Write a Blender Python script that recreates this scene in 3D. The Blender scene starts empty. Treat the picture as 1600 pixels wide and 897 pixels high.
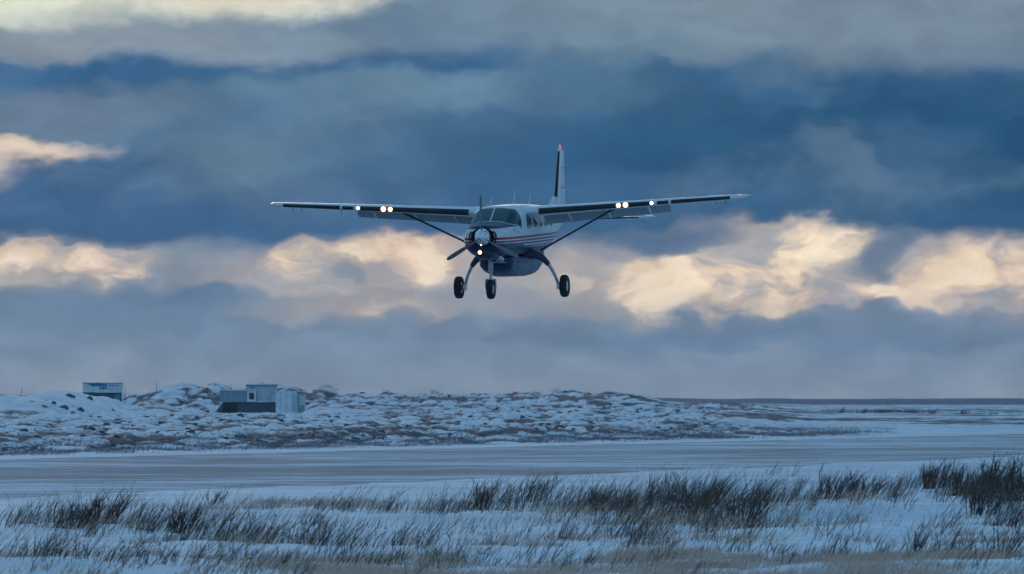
import bpy, math, random
import numpy as np
from mathutils import Vector

R = math.radians
random.seed(7)
rng = np.random.default_rng(11)
scn = bpy.context.scene
COL = scn.collection

# ------------------------------------------------------------------ camera
CAM_H = 2.25
FPX = 12000.0                      # focal length in photo pixels (1600 wide) = 270 mm
HORIZON = 625.0
cam_d = bpy.data.cameras.new('camera')
cam_d.sensor_width = 36.0
cam_d.lens = 36.0 * FPX / 1600.0
cam_d.clip_start = 1.0
cam_d.clip_end = 80000.0
cam_d.dof.use_dof = True
cam_d.dof.focus_distance = 248.0
cam_d.dof.aperture_fstop = 9.0
cam = bpy.data.objects.new('camera', cam_d)
COL.objects.link(cam)
cam.location = (0, 0, CAM_H)
cam.rotation_euler = (R(90) + math.atan((HORIZON - 448.5) / FPX), 0, 0)
scn.camera = cam


def lin(c):
    out = []
    for v in c:
        v = v / 255.0
        out.append(v / 12.92 if v <= 0.04045 else ((v + 0.055) / 1.055) ** 2.4)
    return tuple(out) + (1.0,)


# ------------------------------------------------------------------ sky
SUN_EL, SUN_AZ = 3.0, -5.0          # low sun ahead, behind the cloud
world = bpy.data.worlds.new('World')
scn.world = world
world.use_nodes = True
wt = world.node_tree
wt.nodes.clear()


def N(tree, typ, **kw):
    n = tree.nodes.new(typ)
    for k, v in kw.items():
        setattr(n, k, v)
    return n


def M(tree, op, a, b=None, c=None, clamp=False):
    n = N(tree, 'ShaderNodeMath', operation=op, use_clamp=clamp)
    for i, v in enumerate((a, b, c)):
        if v is None:
            continue
        if isinstance(v, (int, float)):
            n.inputs[i].default_value = v
        else:
            tree.links.new(v, n.inputs[i])
    return n.outputs[0]


def VM(tree, op, a, b=None, c=None, out=0):
    n = N(tree, 'ShaderNodeVectorMath', operation=op)
    for i, v in enumerate((a, b, c)):
        if v is None:
            continue
        if isinstance(v, (tuple, list)):
            n.inputs[i].default_value = v
        else:
            tree.links.new(v, n.inputs[i])
    return n.outputs[out]


def MIX(tree, fac, a, b, mode='MIX'):
    n = N(tree, 'ShaderNodeMix', data_type='RGBA', blend_type=mode)
    n.clamp_factor = True
    for s, v in ((n.inputs[0], fac), (n.inputs[6], a), (n.inputs[7], b)):
        if isinstance(v, (int, float, tuple)):
            s.default_value = v
        else:
            tree.links.new(v, s)
    return n.outputs[2]


def NOISE(tree, vec, scale, detail=4.0, rough=0.55, dist=0.0, dim='3D'):
    n = N(tree, 'ShaderNodeTexNoise', noise_dimensions=dim)
    n.inputs['Scale'].default_value = scale
    n.inputs['Detail'].default_value = detail
    n.inputs['Roughness'].default_value = rough
    n.inputs['Distortion'].default_value = dist
    if vec is not None:
        tree.links.new(vec, n.inputs['Vector'])
    return n.outputs['Fac'], n.outputs['Color']


def SMOOTH(tree, v, lo, hi, a=0.0, b=1.0):
    n = N(tree, 'ShaderNodeMapRange', interpolation_type='SMOOTHSTEP')
    tree.links.new(v, n.inputs[0])
    for i, x in zip((1, 2, 3, 4), (lo, hi, a, b)):
        n.inputs[i].default_value = x
    return n.outputs[0]


def build_sky():
    t = wt
    tc = N(t, 'ShaderNodeTexCoord')
    d = VM(t, 'NORMALIZE', tc.outputs['Generated'])
    sep = N(t, 'ShaderNodeSeparateXYZ')
    t.links.new(d, sep.inputs[0])
    az = M(t, 'ARCTAN2', sep.outputs[0], sep.outputs[1])
    el = M(t, 'ARCSINE', sep.outputs[2])
    # angular sky coordinates, 1 unit = 1/120 rad (0.48 degrees) east / up from the horizon
    U = M(t, 'MULTIPLY', az, 120.0)
    V = M(t, 'MULTIPLY', M(t, 'MAXIMUM', el, 0.0), 120.0)
    comb = N(t, 'ShaderNodeCombineXYZ')
    t.links.new(U, comb.inputs[0])
    t.links.new(V, comb.inputs[1])
    P0 = comb.outputs[0]
    # billow warp
    Pn = VM(t, 'MULTIPLY', P0, (0.55, 1.0, 1.0))
    _, c1 = NOISE(t, Pn, 0.7, 4.0, 0.5, dim='2D')
    _, c2 = NOISE(t, Pn, 2.1, 5.0, 0.56, dim='2D')
    w1 = VM(t, 'MULTIPLY', VM(t, 'SUBTRACT', c1, (0.5, 0.5, 0.5)), (1.5, 0.75, 0.0))
    w2 = VM(t, 'MULTIPLY', VM(t, 'SUBTRACT', c2, (0.5, 0.5, 0.5)), (0.58, 0.50, 0.0))
    P = VM(t, 'ADD', VM(t, 'ADD', P0, w1), w2)
    sp = N(t, 'ShaderNodeSeparateXYZ')
    t.links.new(P, sp.inputs[0])
    # vertical cloud-bank profile
    ramp = N(t, 'ShaderNodeValToRGB')
    ramp.color_ramp.interpolation = 'EASE'
    prof = [(625, (146, 160, 176)), (585, (140, 156, 174)), (545, (130, 150, 172)), (512, (120, 143, 168)),
            (480, (126, 145, 164)), (445, (140, 152, 166)), (415, (128, 145, 164)), (385, (86, 116, 149)),
            (355, (70, 105, 142)), (300, (66, 104, 142)), (215, (70, 108, 143)), (150, (84, 119, 149)),
            (100, (74, 112, 147)), (55, (104, 132, 156)), (5, (124, 143, 160)), (-60, (128, 148, 166))]
    top = 7.0
    els = ramp.color_ramp.elements
    while len(els) > 1:
        els.remove(els[-1])
    for i, (y, c) in enumerate(prof):
        pos = (HORIZON - y) / 100.0 / top
        e = els[0] if i == 0 else els.new(pos)
        e.position = pos
        e.color = lin(c)
    t.links.new(M(t, 'DIVIDE', sp.outputs[1], top), ramp.inputs[0])
    col = ramp.outputs[0]
    # individual clouds and gaps of that evening: (azimuth, height, half-width, half-height), colour, cover, softness
    clouds = [
        # grey and dark masses
        (250, 205, 300, 50, (106, 130, 153), .75, .2), (430, 210, 330, 70, (78, 114, 146), .75, .2),
        (1250, 240, 430, 105, (42, 87, 125), .93, .2), (1570, 230, 260, 110, (36, 82, 119), .85, .2),
        (1010, 325, 330, 45, (62, 101, 139), .8, .2), (170, 318, 230, 60, (64, 99, 138), .9, .3),
        (420, 330, 200, 45, (64, 101, 140), .8, .2), (1420, 260, 100, 60, (74, 108, 142), .5, .1),
        (1330, 330, 300, 30, (54, 95, 133), .7, .1),
        (40, 125, 130, 26, (72, 110, 146), .8, .2), (170, 124, 130, 22, (54, 97, 138), .85, .2),
        (350, 108, 190, 17, (58, 100, 140), .8, .2), (640, 88, 150, 28, (54, 97, 137), .85, .2),
        (1290, 118, 300, 26, (52, 94, 132), .6, .2), (1540, 100, 150, 36, (54, 91, 130), .7, .2),
        # paler upper banks
        (300, 62, 300, 34, (140, 154, 167), .8, .1), (60, 62, 150, 26, (138, 150, 163), .75, .2),
        (480, 36, 110, 34, (118, 140, 160), .7, .0), (720, 22, 170, 36, (86, 120, 150), .7, .0),
        (1250, 20, 480, 62, (122, 142, 158), .8, .0), (1080, 66, 80, 26, (126, 146, 160), .5, .0),
        (1480, 50, 230, 50, (118, 136, 155), .75, .0), (1200, 104, 60, 30, (96, 126, 151), .5, .0),
        (690, 138, 90, 26, (114, 144, 165), .6, .0), (440, 140, 80, 24, (106, 137, 160), .6, .0),
        (560, 158, 110, 36, (98, 130, 155), .55, .0), (90, 178, 180, 34, (110, 128, 150), .7, .1),
        (360, 255, 70, 30, (100, 130, 152), .5, .0), (650, 60, 60, 20, (96, 127, 152), .5, .0),
        (900, 120, 100, 40, (84, 118, 147), .5, .0), (1000, 70, 70, 24, (104, 134, 156), .5, .0),
        # gaps of evening light at the left
        (0, 236, 132, 19, (240, 218, 196), .93, .1), (-20, 264, 66, 21, (236, 214, 196), .93, .1),
        (120, 286, 130, 34, (62, 98, 138), .95, .4), (30, -34, 430, 52, (222, 228, 210), .97, .25),
        (320, -32, 230, 32, (232, 224, 206), .9, .3),
        # lit clouds low over the horizon
        (60, 420, 240, 38, (180, 174, 172), .7, .1), (60, 402, 150, 18, (238, 212, 188), .85, .2),
        (190, 420, 60, 18, (226, 200, 180), .7, .1), (330, 425, 80, 40, (118, 138, 160), .75, .1),
        (560, 440, 190, 56, (180, 172, 172), .75, .1), (480, 428, 44, 48, (252, 224, 186), .97, .25),
        (590, 415, 80, 34, (240, 212, 182), .85, .15), (680, 400, 60, 24, (234, 202, 176), .8, .15),
        (550, 488, 150, 18, (200, 186, 176), .7, .1), (533, 428, 18, 24, (112, 136, 160), .85, .1),
        (800, 440, 130, 50, (160, 160, 167), .6, .1), (930, 415, 80, 36, (196, 182, 176), .65, .1),
        (1190, 425, 270, 66, (196, 184, 174), .8, .2), (1065, 430, 95, 38, (248, 222, 192), .9, .15),
        (1250, 388, 85, 38, (254, 230, 198), .95, .2), (1170, 455, 110, 32, (248, 220, 188), .8, .1),
        (1330, 476, 90, 18, (238, 210, 186), .85, .2), (1570, 445, 150, 60, (206, 190, 178), .85, .2),
        (1560, 428, 105, 36, (250, 222, 190), .92, .2), (1450, 465, 60, 26, (232, 208, 184), .75, .1),
        (1400, 400, 34, 50, (92, 120, 149), .85, .1), (1340, 425, 40, 18, (150, 154, 164), .6, .1),
        (960, 385, 90, 16, (112, 133, 158), .6, .1), (1060, 368, 140, 18, (72, 106, 143), .8, .2),
        # blue-grey banks under the lit clouds
        (230, 478, 260, 26, (104, 130, 158), .85, .2), (330, 470, 60, 18, (98, 126, 156), .7, .2),
        (820, 512, 330, 16, (120, 140, 162), .8, .2), (700, 468, 90, 22, (140, 150, 166), .6, .1),
        (1250, 526, 420, 20, (108, 132, 160), .85, .2), (1420, 508, 140, 14, (118, 136, 160), .7, .2),
    ]
    for (x, y, rx, ry, c, op, soft) in clouds:
        cu, cv = (x - 800) / 100.0, (HORIZON - y) / 100.0
        q = VM(t, 'MULTIPLY_ADD', P, (100.0 / rx, 100.0 / ry, 0), (-cu * 100.0 / rx, -cv * 100.0 / ry, 0))
        dd = VM(t, 'DOT_PRODUCT', q, q, out=1)
        f = SMOOTH(t, dd, soft * 0.3, 2.7 - soft * 0.5, op, 0.0)
        col = MIX(t, f, col, lin(c))
    # billows: paler wisps in the dark bank, greyer folds in the lit clouds
    P2 = VM(t, 'ADD', P, (31.7, 4.2, 0.0))
    f4, _ = NOISE(t, VM(t, 'MULTIPLY', P2, (0.42, 0.95, 1.0)), 0.62, 5.0, 0.55, 0.3, dim='2D')
    wisp = M(t, 'MULTIPLY', SMOOTH(t, f4, 0.50, 0.78, 0.0, 0.40), SMOOTH(t, V, 2.4, 3.4))
    lum = VM(t, 'DOT_PRODUCT', col, (0.3, 0.5, 0.2), out=1)
    wisp = M(t, 'MULTIPLY', wisp, SMOOTH(t, lum, 0.25, 0.4, 1.0, 0.0))
    col = MIX(t, wisp, col, lin((116, 139, 158)))
    f5, _ = NOISE(t, VM(t, 'MULTIPLY', P2, (0.75, 1.25, 1.0)), 1.0, 4.0, 0.52, 0.25, dim='2D')
    lit = M(t, 'MULTIPLY', SMOOTH(t, lum, 0.30, 0.55), SMOOTH(t, V, 3.0, 3.6, 1.0, 0.15))
    fold = M(t, 'MULTIPLY', SMOOTH(t, f5, 0.42, 0.66, 0.0, 0.85), lit)
    col = MIX(t, fold, col, lin((152, 157, 168)))
    glow = M(t, 'MULTIPLY', SMOOTH(t, f5, 0.50, 0.32, 0.0, 0.6), lit)
    col = MIX(t, glow, col, lin((255, 240, 216)))
    # soft streaks inside the cloud
    f3, _ = NOISE(t, VM(t, 'MULTIPLY', P, (0.6, 1.5, 1.0)), 1.2, 5.0, 0.56, dim='2D')
    k = SMOOTH(t, f3, 0.25, 0.75, 0.90, 1.10)
    kc = N(t, 'ShaderNodeCombineXYZ')
    for i in range(3):
        t.links.new(k, kc.inputs[i])
    col = MIX(t, 1.0, col, kc.outputs[0], 'MULTIPLY')
    # unseen evening sky above the bank, its cloud brightened and blued to light the snow
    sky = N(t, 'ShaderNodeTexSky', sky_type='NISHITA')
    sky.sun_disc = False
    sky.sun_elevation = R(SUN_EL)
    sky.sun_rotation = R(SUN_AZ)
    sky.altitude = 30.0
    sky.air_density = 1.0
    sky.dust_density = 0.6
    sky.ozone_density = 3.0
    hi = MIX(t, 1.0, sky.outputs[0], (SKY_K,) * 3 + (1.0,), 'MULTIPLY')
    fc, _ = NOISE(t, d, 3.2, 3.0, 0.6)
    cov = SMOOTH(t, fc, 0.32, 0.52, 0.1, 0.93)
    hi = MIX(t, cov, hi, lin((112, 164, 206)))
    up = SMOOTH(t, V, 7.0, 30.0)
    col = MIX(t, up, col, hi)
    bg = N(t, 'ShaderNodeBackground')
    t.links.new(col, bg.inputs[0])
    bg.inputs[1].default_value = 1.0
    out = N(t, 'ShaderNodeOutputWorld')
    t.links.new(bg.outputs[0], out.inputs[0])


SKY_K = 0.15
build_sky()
world.cycles.sampling_method = 'MANUAL'
world.cycles.sample_map_resolution = 1024

sun_d = bpy.data.lights.new('sun', 'SUN')
sun_d.energy = 0.5
sun_d.angle = R(15)
sun_d.color = (1.0, 0.80, 0.62)
sun = bpy.data.objects.new('sun', sun_d)
COL.objects.link(sun)
sd = Vector((math.sin(R(SUN_AZ)) * math.cos(R(SUN_EL)), math.cos(R(SUN_AZ)) * math.cos(R(SUN_EL)), math.sin(R(SUN_EL))))
sun.rotation_euler = (-sd).to_track_quat('-Z', 'Y').to_euler()

scn.view_settings.view_transform = 'Standard'
scn.view_settings.look = 'None'
scn.view_settings.exposure = 0.0
scn.view_settings.gamma = 1.0
scn.view_settings.use_curve_mapping = False
scn.render.engine = 'CYCLES'
scn.cycles.use_denoising = True
scn.cycles.use_adaptive_sampling = True
scn.cycles.adaptive_threshold = 0.03
scn.cycles.adaptive_min_samples = 12
scn.cycles.max_bounces = 4
scn.cycles.volume_bounces = 0
scn.cycles.filter_width = 1.5


# ------------------------------------------------------------------ helpers
def at(u, v, D):
    """point seen at photo pixel u, v when it stands D metres away"""
    return Vector(((u - 800) / FPX * D, D, CAM_H + (HORIZON - v) / FPX * D))


def mesh_obj(name, verts, faces, mat=None, parent=None, smooth=None):
    me = bpy.data.meshes.new(name)
    me.from_pydata([tuple(v) for v in verts], [], [tuple(f) for f in faces])
    me.update()
    if mat:
        me.materials.append(mat)
    if smooth is not None:
        me.shade_smooth()
        me.set_sharp_from_angle(angle=R(smooth))
    o = bpy.data.objects.new(name, me)
    COL.objects.link(o)
    if parent:
        o.parent = parent
    return o


def np_mesh(name, V, quads=None, tris=None, mat=None, smooth=False):
    me = bpy.data.meshes.new(name)
    nq = 0 if quads is None else len(quads)
    nt = 0 if tris is None else len(tris)
    me.vertices.add(len(V))
    me.vertices.foreach_set('co', np.ascontiguousarray(V, np.float32).ravel())
    idx = []
    if nq:
        idx.append(quads.ravel())
    if nt:
        idx.append(tris.ravel())
    idx = np.concatenate(idx).astype(np.int32)
    me.loops.add(len(idx))
    me.loops.foreach_set('vertex_index', idx)
    me.polygons.add(nq + nt)
    starts = np.concatenate([np.arange(nq) * 4, nq * 4 + np.arange(nt) * 3]).astype(np.int32)
    me.polygons.foreach_set('loop_start', starts)
    if smooth:
        me.polygons.foreach_set('use_smooth', np.ones(nq + nt, bool))
    me.update(calc_edges=True)
    me.validate()
    if mat:
        me.materials.append(mat)
    o = bpy.data.objects.new(name, me)
    COL.objects.link(o)
    return o


def empty(name, loc, label, cat, group=None):
    o = bpy.data.objects.new(name, None)
    o.empty_display_size = 0.2
    o.location = loc
    COL.objects.link(o)
    tag(o, label, cat, group)
    return o


def tag(o, label=None, cat=None, group=None, kind=None):
    if label:
        o['label'] = label
    if cat:
        o['category'] = cat
    if group:
        o['group'] = group
    if kind:
        o['kind'] = kind
    return o


def box(x0, x1, y0, y1, z0, z1):
    v = [(x, y, z) for z in (z0, z1) for y in (y0, y1) for x in (x0, x1)]
    f = [(0, 2, 3, 1), (4, 5, 7, 6), (0, 1, 5, 4), (2, 6, 7, 3), (0, 4, 6, 2), (1, 3, 7, 5)]
    return v, f


def merge(*parts):
    V, F = [], []
    for v, f in parts:
        o = len(V)
        V += [tuple(p) for p in v]
        F += [tuple(i + o for i in q) for q in f]
    return V, F


def tube(pts, radii, n=12, ax=None, squash=1.0, caps=True):
    """sweep a (possibly squashed) circle along points; ax = direction kept wide"""
    pts = [Vector(p) for p in pts]
    if isinstance(radii, (int, float)):
        radii = [radii] * len(pts)
    V, F = [], []
    ref = Vector(ax) if ax else None
    for i, p in enumerate(pts):
        a = pts[max(0, i - 1)]
        b = pts[min(len(pts) - 1, i + 1)]
        t = (b - a).normalized()
        r0 = ref if ref is not None else (Vector((0, 0, 1)) if abs(t.z) < 0.9 else Vector((1, 0, 0)))
        s = (r0 - t * r0.dot(t)).normalized()
        w = t.cross(s)
        for k in range(n):
            an = 2 * math.pi * k / n
            V.append(p + s * (math.cos(an) * radii[i]) + w * (math.sin(an) * radii[i] * squash))
    for i in range(len(pts) - 1):
        for k in range(n):
            F.append((i * n + k, i * n + (k + 1) % n, (i + 1) * n + (k + 1) % n, (i + 1) * n + k))
    if caps:
        F.append(tuple(range(n - 1, -1, -1)))
        F.append(tuple((len(pts) - 1) * n + k for k in range(n)))
    return V, F


def lathe(profile, origin, axis, n=28, closed=False):
    """profile: list of (along axis, radius)"""
    ax = Vector(axis).normalized()
    s = ax.orthogonal().normalized()
    w = ax.cross(s)
    o = Vector(origin)
    V, F = [], []
    for (a, r) in profile:
        for k in range(n):
            an = 2 * math.pi * k / n
            V.append(o + ax * a + (s * math.cos(an) + w * math.sin(an)) * r)
    m = len(profile)
    for i in range(m - 1 + (1 if closed else 0)):
        j = (i + 1) % m
        for k in range(n):
            F.append((i * n + k, i * n + (k + 1) % n, j * n + (k + 1) % n, j * n + k))
    if not closed:
        F.append(tuple(range(n - 1, -1, -1)))
        F.append(tuple((m - 1) * n + k for k in range(n)))
    return V, F


def prism(poly, y0, y1):
    """polygon in x,z extruded along y"""
    n = len(poly)
    V = [(x, y0, z) for x, z in poly] + [(x, y1, z) for x, z in poly]
    F = [tuple(range(n)), tuple(range(2 * n - 1, n - 1, -1))]
    F += [(i, i + n, (i + 1) % n + n, (i + 1) % n) for i in range(n)]
    return V, F


# ------------------------------------------------------------------ materials
def mat(name, color, rough=0.5, metal=0.0, spec=0.5, emit=None, estr=0.0, coat=0.0, vary=0.0, vscale=6.0, bump=0.0):
    m = bpy.data.materials.new(name)
    m.use_nodes = True
    t = m.node_tree
    b = t.nodes['Principled BSDF']
    b.inputs['Base Color'].default_value = tuple(color) + (1,)
    b.inputs['Roughness'].default_value = rough
    b.inputs['Metallic'].default_value = metal
    b.inputs['Specular IOR Level'].default_value = spec
    b.inputs['Coat Weight'].default_value = coat
    b.inputs['Coat Roughness'].default_value = 0.08
    if emit:
        b.inputs['Emission Color'].default_value = tuple(emit) + (1,)
        b.inputs['Emission Strength'].default_value = estr
    if vary or bump:
        tc = N(t, 'ShaderNodeTexCoord')
        f, _ = NOISE(t, tc.outputs['Object'], vscale, 5.0, 0.6)
        if vary:
            k = SMOOTH(t, f, 0.25, 0.75, 1 - vary, 1 + vary)
            cc = N(t, 'ShaderNodeCombineXYZ')
            for i in range(3):
                t.links.new(k, cc.inputs[i])
            c = MIX(t, 1.0, tuple(color) + (1,), cc.outputs[0], 'MULTIPLY')
            t.links.new(c, b.inputs['Base Color'])
        if bump:
            bn = N(t, 'ShaderNodeBump')
            bn.inputs['Strength'].default_value = bump
            bn.inputs['Distance'].default_value = 0.02
            t.links.new(f, bn.inputs['Height'])
            t.links.new(bn.outputs[0], b.inputs['Normal'])
    return m


def ground_material():
    m = bpy.data.materials.new('snow_ground')
    m.use_nodes = True
    t = m.node_tree
    b = t.nodes['Principled BSDF']
    tc = N(t, 'ShaderNodeTexCoord')
    at_ = N(t, 'ShaderNodeAttribute', attribute_name='bare')
    P = tc.outputs['Object']
    f1, _ = NOISE(t, P, 0.9, 6.0, 0.65)
    f2, _ = NOISE(t, P, 0.12, 4.0, 0.6)
    # how much heath, stone and dead grass shows through the snow
    f6, _ = NOISE(t, P, 3.0, 6.0, 0.7)
    s = M(t, 'ADD', at_.outputs['Fac'], M(t, 'ADD', M(t, 'MULTIPLY', M(t, 'SUBTRACT', f1, 0.5), 0.7), M(t, 'MULTIPLY', M(t, 'SUBTRACT', f6, 0.5), 1.1)))
    bare = SMOOTH(t, s, 0.44, 0.58)
    f8, _ = NOISE(t, P, 0.45, 6.0, 0.65, 0.4)
    snow = MIX(t, SMOOTH(t, M(t, 'ADD', M(t, 'MULTIPLY', f2, 0.5), M(t, 'MULTIPLY', f8, 0.5)), 0.36, 0.62), (0.60, 0.65, 0.71, 1), (0.85, 0.87, 0.90, 1))
    f3, _ = NOISE(t, P, 2.7, 4.0, 0.6)
    earth = MIX(t, SMOOTH(t, f3, 0.35, 0.65), (0.030, 0.033, 0.045, 1), (0.085, 0.085, 0.105, 1))
    t.links.new(MIX(t, bare, snow, earth), b.inputs['Base Color'])
    b.inputs['Roughness'].default_value = 0.75
    b.inputs['Specular IOR Level'].default_value = 0.25
    bn = N(t, 'ShaderNodeBump')
    bn.inputs['Strength'].default_value = 0.5
    bn.inputs['Distance'].default_value = 0.15
    t.links.new(f1, bn.inputs['Height'])
    t.links.new(bn.outputs[0], b.inputs['Normal'])
    return m


def runway_material():
    m = bpy.data.materials.new('swept_asphalt')
    m.use_nodes = True
    t = m.node_tree
    b = t.nodes['Principled BSDF']
    tc = N(t, 'ShaderNodeTexCoord')
    mp = N(t, 'ShaderNodeMapping')
    mp.inputs['Rotation'].default_value = (0, 0, R(-8))
    mp.inputs['Scale'].default_value = (0.35, 0.7, 1)
    t.links.new(tc.outputs['Object'], mp.inputs[0])
    f1, _ = NOISE(t, mp.outputs[0], 0.55, 8.0, 0.68, 0.6)
    f2, _ = NOISE(t, tc.outputs['Object'], 0.035, 3.0, 0.55)
    f3, _ = NOISE(t, tc.outputs['Object'], 7.0, 3.0, 0.6)
    s = M(t, 'ADD', f1, M(t, 'MULTIPLY', M(t, 'SUBTRACT', f2, 0.5), 0.55))
    drift = SMOOTH(t, s, 0.44, 0.60, 0.06, 0.92)
    asphalt = MIX(t, f3, (0.23, 0.225, 0.235, 1), (0.37, 0.36, 0.37, 1))
    t.links.new(MIX(t, drift, asphalt, (0.74, 0.77, 0.82, 1)), b.inputs['Base Color'])
    b.inputs['Roughness'].default_value = 0.9
    b.inputs['Specular IOR Level'].default_value = 0.06
    return m


def paint_material():
    """fuselage livery in the aeroplane's own coordinates: white top, navy hood and belly, red and navy stripes"""
    m = bpy.data.materials.new('fuselage_paint')
    m.use_nodes = True
    t = m.node_tree
    b = t.nodes['Principled BSDF']
    tc = N(t, 'ShaderNodeTexCoord')
    s = N(t, 'ShaderNodeSeparateXYZ')
    t.links.new(tc.outputs['Object'], s.inputs[0])
    x, y, z = s.outputs
    white, navy, red = (0.70, 0.72, 0.74, 1), (0.016, 0.022, 0.075, 1), (0.36, 0.010, 0.040, 1)

    def band(val, lo, hi, e=0.004):
        return M(t, 'MULTIPLY', SMOOTH(t, val, lo - e, lo + e), SMOOTH(t, val, hi - e, hi + e, 1, 0))
    col = white
    # stripes drop slightly towards the tail
    zs = M(t, 'ADD', z, M(t, 'MULTIPLY', M(t, 'SUBTRACT', 3.0, x), -0.004))
    col = MIX(t, band(zs, 1.955, 2.03), col, red)
    col = MIX(t, band(zs, 1.855, 1.915), col, MIX(t, SMOOTH(t, x, 0.5, 2.5), (0.05, 0.015, 0.06, 1), red))
    for lo, hi, c in ((1.76, 1.815, navy), (1.67, 1.715, red), (1.57, 1.63, navy)):
        col = MIX(t, band(zs, lo, hi), col, c)
    # navy lower nose sweeping down under the cabin
    zb = M(t, 'ADD', SMOOTH(t, x, 0.6, 2.9, 1.66, 1.83), SMOOTH(t, x, -4.5, 0.2, 0.02, 0.0))
    col = MIX(t, SMOOTH(t, M(t, 'SUBTRACT', z, zb), -0.006, 0.006, 1, 0), col, navy)
    # anti-glare hood in front of the windscreen
    zh = SMOOTH(t, x, 2.4, 4.0, 2.36, 2.31)
    hood = M(t, 'MULTIPLY', SMOOTH(t, M(t, 'SUBTRACT', z, zh), -0.006, 0.006), SMOOTH(t, x, 2.2, 2.22))
    col = MIX(t, hood, col, navy)
    # panel seams
    for xs in (2.05, 0.75, 3.32):
        col = MIX(t, M(t, 'MULTIPLY', band(x, xs - .006, xs + .006, .002), M(t, 'MULTIPLY', SMOOTH(t, z, 2.3, 2.31, 1, 0), 0.7)), col, (0.03, 0.03, 0.04, 1))
    f, _ = NOISE(t, tc.outputs['Object'], 3.0, 5.0, 0.6)
    k = SMOOTH(t, f, 0.3, 0.7, 0.9, 1.05)
    cc = N(t, 'ShaderNodeCombineXYZ')
    for i in range(3):
        t.links.new(k, cc.inputs[i])
    t.links.new(MIX(t, 1.0, col, cc.outputs[0], 'MULTIPLY'), b.inputs['Base Color'])
    b.inputs['Roughness'].default_value = 0.38
    b.inputs['Specular IOR Level'].default_value = 0.3
    b.inputs['Coat Weight'].default_value = 0.06
    b.inputs['Coat Roughness'].default_value = 0.15
    return m


def twig_material(name, c1, c2):
    m = bpy.data.materials.new(name)
    m.use_nodes = True
    t = m.node_tree
    b = t.nodes['Principled BSDF']
    g = N(t, 'ShaderNodeTexCoord')
    f, _ = NOISE(t, g.outputs['Object'], 1.7, 4.0, 0.7)
    t.links.new(MIX(t, SMOOTH(t, f, 0.3, 0.7), c1 + (1,), c2 + (1,)), b.inputs['Base Color'])
    b.inputs['Roughness'].default_value = 0.8
    b.inputs['Specular IOR Level'].default_value = 0.2
    return m


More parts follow.
